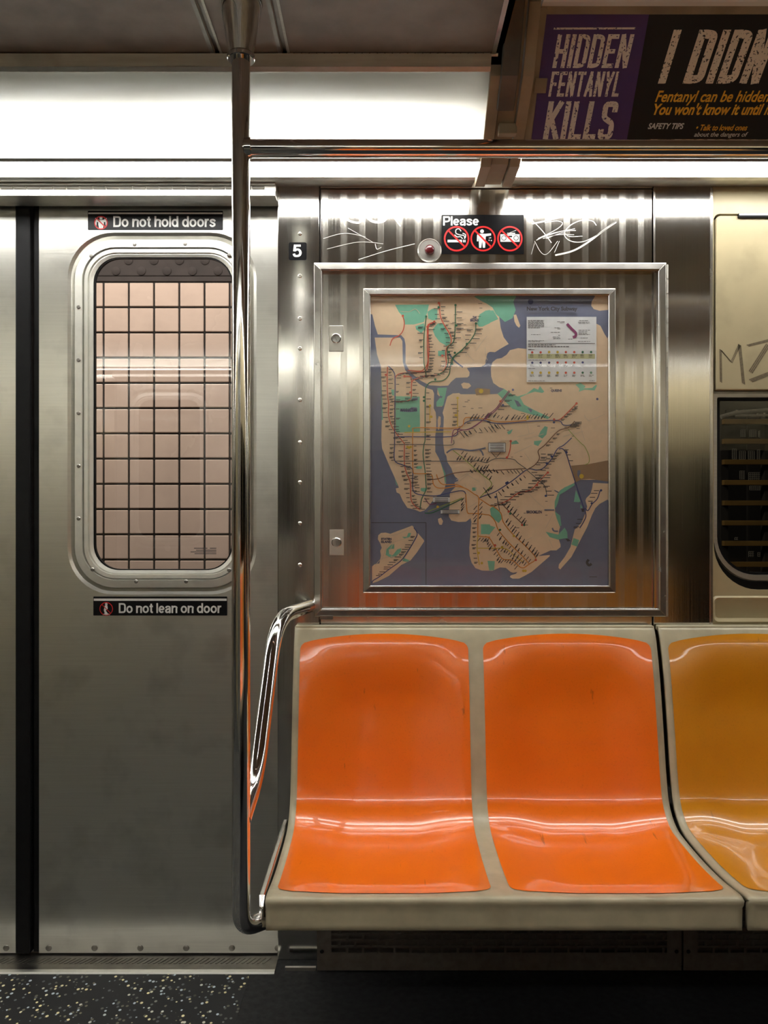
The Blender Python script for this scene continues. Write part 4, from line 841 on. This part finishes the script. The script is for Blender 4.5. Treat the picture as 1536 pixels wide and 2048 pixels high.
stroke_text('Please', fr, (886, 433, 957.5, 452.5), 'print_white', s)
picto(s, fr, [[(895, 480), (924, 480), (924, 485), (895, 485)], [(926, 480), (928, 480), (928, 485), (926, 485)], [(929, 480), (931, 480), (931, 485), (929, 485)]])
sm = MB()
for pts in ([(929, 478), (928, 472), (919, 470), (912, 467), (912, 460), (918, 458), (922, 463)], [(925, 478), (921, 474), (914, 474), (909, 470)], [(930, 477), (931, 470), (925, 467)]):
    sm.ribbon([(fr[0](*p)[0], fr[0](*p)[2]) for p in catmull(pts, 5)], 1.8/800, Yd(DW+.002)-.0017)
sm.build('pictogram', 'print_white', s)
picto(s, fr, [circ(964, 463, 3.8), [(957, 468), (971, 468), (982, 467), (982, 471.5), (971.5, 473), (971, 480), (970, 496), (965.5, 496), (964, 482), (962.5, 496), (958, 496), (957.5, 480), (957, 474), (956.5, 483), (953.5, 483), (954, 470)], circ(981, 476, 1.2), circ(978, 481, 1.2), circ(982.5, 481.5, 1.2), circ(978.5, 476.5, 1.0)])
picto(s, fr, [[(1000.5, 469), (1039, 469), (1039, 484), (1000.5, 484)], [(1014, 466), (1030, 466), (1030, 468.3), (1014, 468.3)]])
mm = MB(); mm.ribbon([(fr[0](1014, 468)[0], fr[0](1014, 468)[2]), (fr[0](1032, 461)[0], fr[0](1032, 461)[2])], .8/800, Yd(DW+.002)-.0017); mm.build('pictogram', 'print_white', s)
for cx in (1007.5, 1032): picto(s, fr, [circ(cx, 476.5, 5.2)], 'speaker_mark', 'sign_black', .0007); picto(s, fr, [circ(cx, 476.5, 4.0)], 'speaker_mark', 'print_white', .0008)
picto(s, fr, [[(1015, 472), (1024, 472), (1024, 475), (1015, 475)]], 'speaker_mark', 'sign_black', .0007)
for cx in (913, 966, 1019.5): prohibit(s, fr, cx, 478, 25.4, DW+.002, .13)
# indicator lamp
t = thing('indicator_lamp', (X(859), 0, Z(523)), 'dark red domed indicator lamp in a round clear bezel', 'indicator lamp')
MB().disc_y(X(859), Z(501), [(.030, .003), (.030, -.001), (.0275, -.0035), (.026, -.002), (.012, -.0015)], 32).build('bezel', 'clear_ring', t, smooth=.5)
MB().disc_y(X(859), Z(501), [(.0125, -.001), (.0125, -.008), (.011, -.013), (.007, -.0165), (.001, -.0175)], 20).build('dome', 'red_plastic', t, smooth=True)

# ------------------------------------------------------------------ cream window unit on the other side of the post
WX1 = X(2080)
w1 = thing('window_1', (X(1750), 0, Z(1250)), 'cream framed car window with hinged upper panel', 'window', kind='structure')
hole = rr(X(1428), WX1, Z(1180), Z(427), (.016, .016, .115, .115))
m = MB().loft([L3(rect_for(X(1425), XR, Z(1250), 1.944, hole), .002), L3(hole, .002), L3(hole, .03)])
m.build('surround', 'cream', w1, smooth=.5)
lip = rr(X(1426.5), WX1+.03, Z(1243), Z(1190), (.003, .003, .015, .015), 10)
MB().loft([L3(rr(X(1424), XR-.01, Z(1247), Z(1192), .012), .002), L3(rr(X(1427), XR-.02, Z(1243), Z(1195), .012), -.004), L3(rr(X(1431), XR-.03, Z(1236), Z(1198), .010), .001)]).build('sill_lip', 'cream', w1, smooth=.6)
MB().prism_xz(rr(X(1431.5), WX1-.004, Z(780), Z(432), (.012, .012, .002, .002)), -.003, .022).build('upper_sash', 'cream', w1, bevel=.0025)
MB().box(X(1474), X(1700), -.009, .0, Z(437.5), Z(429)).build('latch_bar', 'rubber', w1, bevel=.001)
MB().box(X(1475), X(1699), -.0105, -.007, Z(433.5), Z(430)).build('latch_trim', 'frame_steel', w1)
def wr(l, t, b, r): return rr(X(l), 2*X(1754)-X(l), Z(b), Z(t), (.004, .004, r, r))
MB().loft([L3(wr(1428, 788, 1180, .115), .012), L3(wr(1429, 788, 1164, .108), .012)]).build('gap_shade_ring', 'rubber', w1)  # black ring laid in for the shade of the gap round the frame
MB().loft([L3(wr(1428.5, 786, 1163, .108), .014), L3(wr(1429.5, 787, 1161, .107), .006), L3(wr(1436, 794, 1151, .098), .006), L3(wr(1437, 795, 1150, .097), .012)]).build('lower_frame', 'trim_metal', w1, smooth=.5)
MB().loft([L3(wr(1437, 795, 1150, .097), .010), L3(wr(1442.5, 800, 1145, .09), .010), L3(wr(1442.5, 800, 1145, .09), .02)]).build('inner_gasket', 'rubber', w1)
MB().poly_xz(wr(1440, 797, 1147, .092), .016).build('window_pane', 'window_glass', w1)
MB().box(X(1430), WX1, .014, .03, Z(797), Z(779)).build('meeting_rail', 'dark_steel', w1)
gm = MB()
for pts, wd in (([(1440, 700), (1462, 725), (1478, 690)], 5), ([(1440, 700), (1441, 765)], 5), ([(1478, 690), (1486, 768)], 7), ([(1494, 692), (1560, 675)], 6), ([(1535, 690), (1500, 745)], 9), ([(1500, 762), (1570, 735)], 9)):
    for o in (-1, 0, 1): gm.ribbon([(X(x+o*wd*.32), Z(y+o*wd*.2)) for x, y in pts], wd*.28/800, -.0033)
go = gm.build('scrawl', 'scuff_brown', w1, label='brown scrawled letters on the cream panel')

# ------------------------------------------------------------------ seats
bench1 = build_bench(BX0, 2, 'double cream shell seat with two orange inserts under the map', ['seat_orange', 'seat_orange'], 'moulded bench seats')
bench2 = build_bench(BX0+2*SW+.006, 2, 'cream shell seat with amber yellow inserts below the window', ['seat_yellow', 'seat_yellow'], 'moulded bench seats', False)
# heater grilles under the seats
def grille(x0, x1, label):
    t = thing('heater_grille', ((x0+x1)/2, Yd(2.04), .0), label, 'grille', 'heater grilles under the seats')
    y0, y1 = Yd(2.045), Yd(2.048); z0, z1 = .012, .20
    MB().box(x0, x1, Yd(2.075), Yd(2.08), 0, .245).build('back_box', 'grille_paint', t)
    g = MB(); zi0, zi1, xi0, xi1 = .047, .182, x0+.035, x1-.035
    g.box(x0, x1, y0, y1, 0.004, zi0); g.box(x0, x1, y0, y1, zi1, .245); g.box(x0, xi0, y0, y1, zi0, zi1); g.box(xi1, x1, y0, y1, zi0, zi1)
    rows_ = 9; rh = (zi1-zi0)/rows_; pw = .0385
    for k in range(rows_):
        if k: g.box(xi0, xi1, y0, y1, zi0+k*rh-.0022, zi0+k*rh+.0022)
        a = xi0+(pw/2 if k % 2 else pw)
        while a < xi1: g.box(a-.003, a+.003, y0, y1, zi0+k*rh, zi0+(k+1)*rh); a += pw
    g.build('slotted_plate', 'grille_paint', t)
    screws(t, [(x0+.012, .05), (x1-.012, .05)], y0, .005, 'rubber')
grille(X(634, 2.045), X(1363, 2.045), 'dark slotted heater grille below the orange seats')
grille(X(1367, 2.045), X(2100, 2.045), 'dark slotted heater grille below the yellow seat')
MB().box(X(571, 2.06), X(632, 2.06), Yd(2.05), Yd(2.058), .0, .008).build('floor_strip', 'aluminium', label='short bright metal strip on the floor at the post foot', cat='strip')
MB().loft([[(.09, -.29, .001), (.10, -.30, .001), (.112, -.292, .001), (.104, -.28, .001)], [(.092, -.29, .006), (.10, -.297, .003), (.109, -.291, .007), (.103, -.283, .003)]], True, True, True).build('litter_scrap', 'scrap_pink', label='tiny crumpled pink scrap lying on the black floor', cat='litter')

# ------------------------------------------------------------------ stanchion with rails
DP = 1.545; px_ = X(482, DP)
pole = thing('grab_pole', (px_, Yd(DP), .31), 'chrome grab pole with overhead rail and arm rail beside the seat', 'grab pole')
zb_ = Z(1858, DP)
MB().tube(arc_path([(px_, Yd(DP), 2.05), (px_, Yd(DP), zb_), (px_+.045, Yd(DP)+.05, zb_-.004), (px_+.10, Yd(DP)+.16, zb_-.004)], [.035, .02], 10), .0168, 28).build('pole', 'chrome', pole, smooth=.6)
cp = [(.024, Z(121, DP)), (.0255, Z(119, DP)), (.0255, Z(112, DP)), (.0225, Z(108, DP)), (.0385, Z(12, DP)), (.040, Z(6, DP)), (.040, CZ)]
MB().tube([(px_, Yd(DP), z) for r, z in cp], [r for r, z in cp], 32).build('ceiling_socket', 'chrome', pole, smooth=.6)
MB().tube([(px_+.002, Yd(DP), Z(297, DP)), (2.4, Yd(DP), Z(299, DP))], .0162, 28).build('overhead_rail', 'chrome', pole, smooth=.6)
MB().tube([(px_+.008, Yd(DP)-.002, Z(297, DP)), (px_+.020, Yd(DP)-.002, Z(297, DP))], [.0185, .0185], 24).build('weld_collar', 'chrome', pole, smooth=.6)
def P3(px, py, d): return (X(px, d), Yd(d), Z(py, d))
MB().tube(arc_path([P3(619, 1212, 2.099), P3(552, 1236, 1.86), P3(512, 1555, 1.66), P3(484, 1640, DP)], [.095, .06], 16), .0165, 24).build('arm_rail', 'chrome', pole, smooth=.6)

# ------------------------------------------------------------------ outside: tiled station wall, beam, slatted barrier
DT = 3.68
PT = 50.5*DT/F
stw = thing('station_wall', (X(308, DT), Yd(DT), -.3), 'station wall of square peach tiles seen through the door window', 'wall')
MB().box(X(308, DT)-18*PT, X(308, DT)+6*PT, Yd(DT)+.006, Yd(DT)+.10, -.3, Z(564, DT)).build('grout_bed', 'grout', stw)
g = .0042; first = None
for c in range(-18, 6):
    for r in range(-1, 12):
        x0 = X(308, DT)+c*PT; z1 = Z(564, DT)-max(r, 0)*PT
        if r == -1: continue
        ctr = Vector((x0+PT/2, Yd(DT)+.004, z1-PT/2))
        if first is None:
            first = MB().box(x0+g, x0+PT-g, Yd(DT)-.002, Yd(DT)+.010, z1-PT+g, z1-g).build('tile', 'tile_peach', stw, bevel=.003)
        else:
            o = dup_child(first, stw, ctr+Vector((0, random.uniform(-.0008, .0008), 0)))
            o.rotation_euler = (random.uniform(-.006, .006), 0, random.uniform(-.006, .006))
bm_ = thing('riveted_beam', (X(308, 3.58), Yd(3.58), Z(566, 3.6)), 'dark corroded beam with dents above the peach tiles', 'beam')
xa, xb = X(308, DT)-18*PT, X(308, DT)+6*PT
MB().box(xa, xb, Yd(3.685), Yd(3.78), Z(552, 3.685), Z(552, 3.685)+.35).build('web', 'old_beam', bm_, bevel=.004)
MB().box(xa, xb, Yd(3.681), Yd(3.78), Z(563.5, 3.685), Z(553, 3.685)).build('flange', 'old_beam', bm_, bevel=.003)
rv = None
for r_, off in ((542, 0), (521, 25)):
    for i in range(-17, 5):
        x = X(334+off+i*51, 3.685); z = Z(r_, 3.685)
        if rv is None: rv = MB().disc_y(x, z, [(.020, Yd(3.685)+.002), (.019, Yd(3.685)-.003), (.012, Yd(3.685)-.006), (.002, Yd(3.685)-.007)], 14).build('rivet', 'old_beam', bm_, smooth=.6); rc = WLOC[rv]
        else: dup_child(rv, bm_, (x, rc.y, z))
DB = 4.3
bar = thing('slatted_barrier', (X(1600, DB), Yd(DB), -.3), 'dim barrier of horizontal wooden slats seen through the cream window', 'barrier')
bx0, bx1 = X(1448, DB), X(2000, DB); sl = None
for i, y in enumerate((843, 882.5, 924, 965, 1006, 1046, 1087, 1129, 1170, 1210)):
    if sl is None: sl = MB().box(bx0, bx1, Yd(DB), Yd(DB)+.03, Z(y+5, DB), Z(y-5, DB)).build('slat', 'plank', bar, bevel=.002); sc_ = WLOC[sl]
    else: dup_child(sl, bar, (sc_.x, sc_.y, Z(y, DB)))
for px in (1447, 1535, 1640, 1760): MB().box(X(px, DB), X(px+14, DB), Yd(DB)+.03, Yd(DB)+.08, -.3, Z(830, DB)).build('upright', 'tunnel_concrete', bar)
lt = thing('pale_grids', (X(1500, 4.8), Yd(4.8), -.3), 'pale grids of thin bars behind the wooden slats', 'lattice')  # pale patches drawn as thin crossed bars
for (l, t_, r, b) in ((1465, 898, 1474, 918), (1479, 902, 1491, 920), (1497, 902, 1509, 922), (1515, 900, 1524, 920), (1480, 942, 1490, 958), (1498, 945, 1520, 960), (1482, 860, 1492, 874), (1500, 860, 1512, 874), (1518, 862, 1526, 874), (1500, 972, 1522, 980), (1498, 1103, 1508, 1114), (1516, 1105, 1522, 1113), (1470, 1075, 1476, 1080), (1528, 1100, 1545, 1114)):
    k = MB(); x = l
    while x <= r: k.box(X(x-.5, 4.8), X(x+.5, 4.8), Yd(4.8), Yd(4.8)+.004, Z(b, 4.8), Z(t_, 4.8)); x += 4
    y = t_
    while y <= b: k.box(X(l, 4.8), X(r, 4.8), Yd(4.8), Yd(4.8)+.004, Z(y+.5, 4.8), Z(y-.5, 4.8)); y += 4
    k.build('grid_panel', 'pipe_grey', lt)
for px in (1452, 1494, 1530): MB().box(X(px, 4.82), X(px+3, 4.82), Yd(4.81), Yd(4.83), -.3, Z(820, 4.82)).build('post', 'tunnel_concrete', lt)
pp = MB().tube([P3(1442, 834, 4.2), P3(1470, 826, 4.2), P3(1600, 815, 4.2)], .012, 10)
pp.tube([P3(1470, 832, 4.2), P3(1600, 829, 4.2)], .007, 8)
for px in (1472, 1486, 1500, 1514, 1528, 1545): pp.tube([P3(px, 833, 4.2), P3(px+2, 820, 4.2)], .006, 8)
pp.build('pipe_rail', 'pipe_grey', label='pale pipe rail above the wooden slats outside', cat='pipe')
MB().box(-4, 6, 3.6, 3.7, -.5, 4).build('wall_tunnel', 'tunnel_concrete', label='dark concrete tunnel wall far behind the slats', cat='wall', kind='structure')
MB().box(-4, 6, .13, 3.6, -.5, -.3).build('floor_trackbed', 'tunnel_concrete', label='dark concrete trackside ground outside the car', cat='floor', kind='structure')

# ------------------------------------------------------------------ the facing side of the car (seen in reflections)
MIR = True
fw = thing('wall_front', (0, 0, 0), 'facing steel car wall with dark windows', 'wall', kind='structure')
MB().box(XPA0, XPA1, 0, .06, 0, 1.944).build('post_panel', 'post_steel', fw)
MB().box(XPC0, XPC1, 0, .06, 0, 1.944).build('post_panel', 'post_steel', fw)
MB().box(XL, XPC0-.002, .002, .06, 0, 1.944).build('end_panel', 'cream', fw)
MB().box(XPA1, XR, .004, .06, 0, .86).build('lower_panel', 'post_steel', fw)
MB().box(XPA1, XR, .004, .06, 1.47, 1.944).build('upper_panel', 'cream', fw)
MB().box(XL, XR, .0, .12, 1.9445, 2.2).build('top_panel', 'dark_steel', fw)
for xx in (-.16, .72, 1.60): MB().box(xx, xx+.12, 0, .06, .86, 1.47).build('window_post', 'post_steel', fw)
MB().box(XPA1, XR, .02, .03, .86, 1.47).build('window_band', 'window_glass', fw)
build_door_leaf('door_3', 'steel sliding door leaf across the aisle near the seats', X(62, DD), X(575, DD), X(324, DD), False)
build_door_leaf('door_4', 'steel sliding door leaf across the aisle by the bulkhead', 2*XDC-X(575, DD), X(58, DD), 2*XDC-X(324, DD), False)
build_header(XPC1, XPA0, 'hinged steel header over the doors across the aisle')
build_cove(XL, XB0, 'door_cove_light_offscreen', 'long cove light above the doors across the aisle', False)
build_cove(XB1, XR, 'seat_cove_light_offscreen', 'narrow cove light above the seats across the aisle', True)
build_divider('brown bracket between the cove lights across the aisle')
ob = MB()
ob.add([ad_pt(XB1, 0), ad_pt(XR, 0), ad_pt(XR, 1.05), ad_pt(XB1, 1.05), ad_pt(XB1, 0, -.01), ad_pt(XR, 0, -.01), ad_pt(XR, 1.05, -.01), ad_pt(XB1, 1.05, -.01)], [(0,1,2,3),(7,6,5,4),(0,4,5,1),(1,5,6,2),(2,6,7,3),(3,7,4,0)])
ob.build('advert_card', 'map_brown', label='plain brown advert card across the aisle', cat='poster')
build_bench(BX0, 2, 'double cream shell seat with two orange inserts across the aisle', ['seat_orange', 'seat_orange'], 'moulded bench seats')
build_bench(BX0+2*SW+.006, 2, 'cream shell seat with amber yellow inserts across the aisle', ['seat_yellow', 'seat_yellow'], 'moulded bench seats', False)
MIR = False
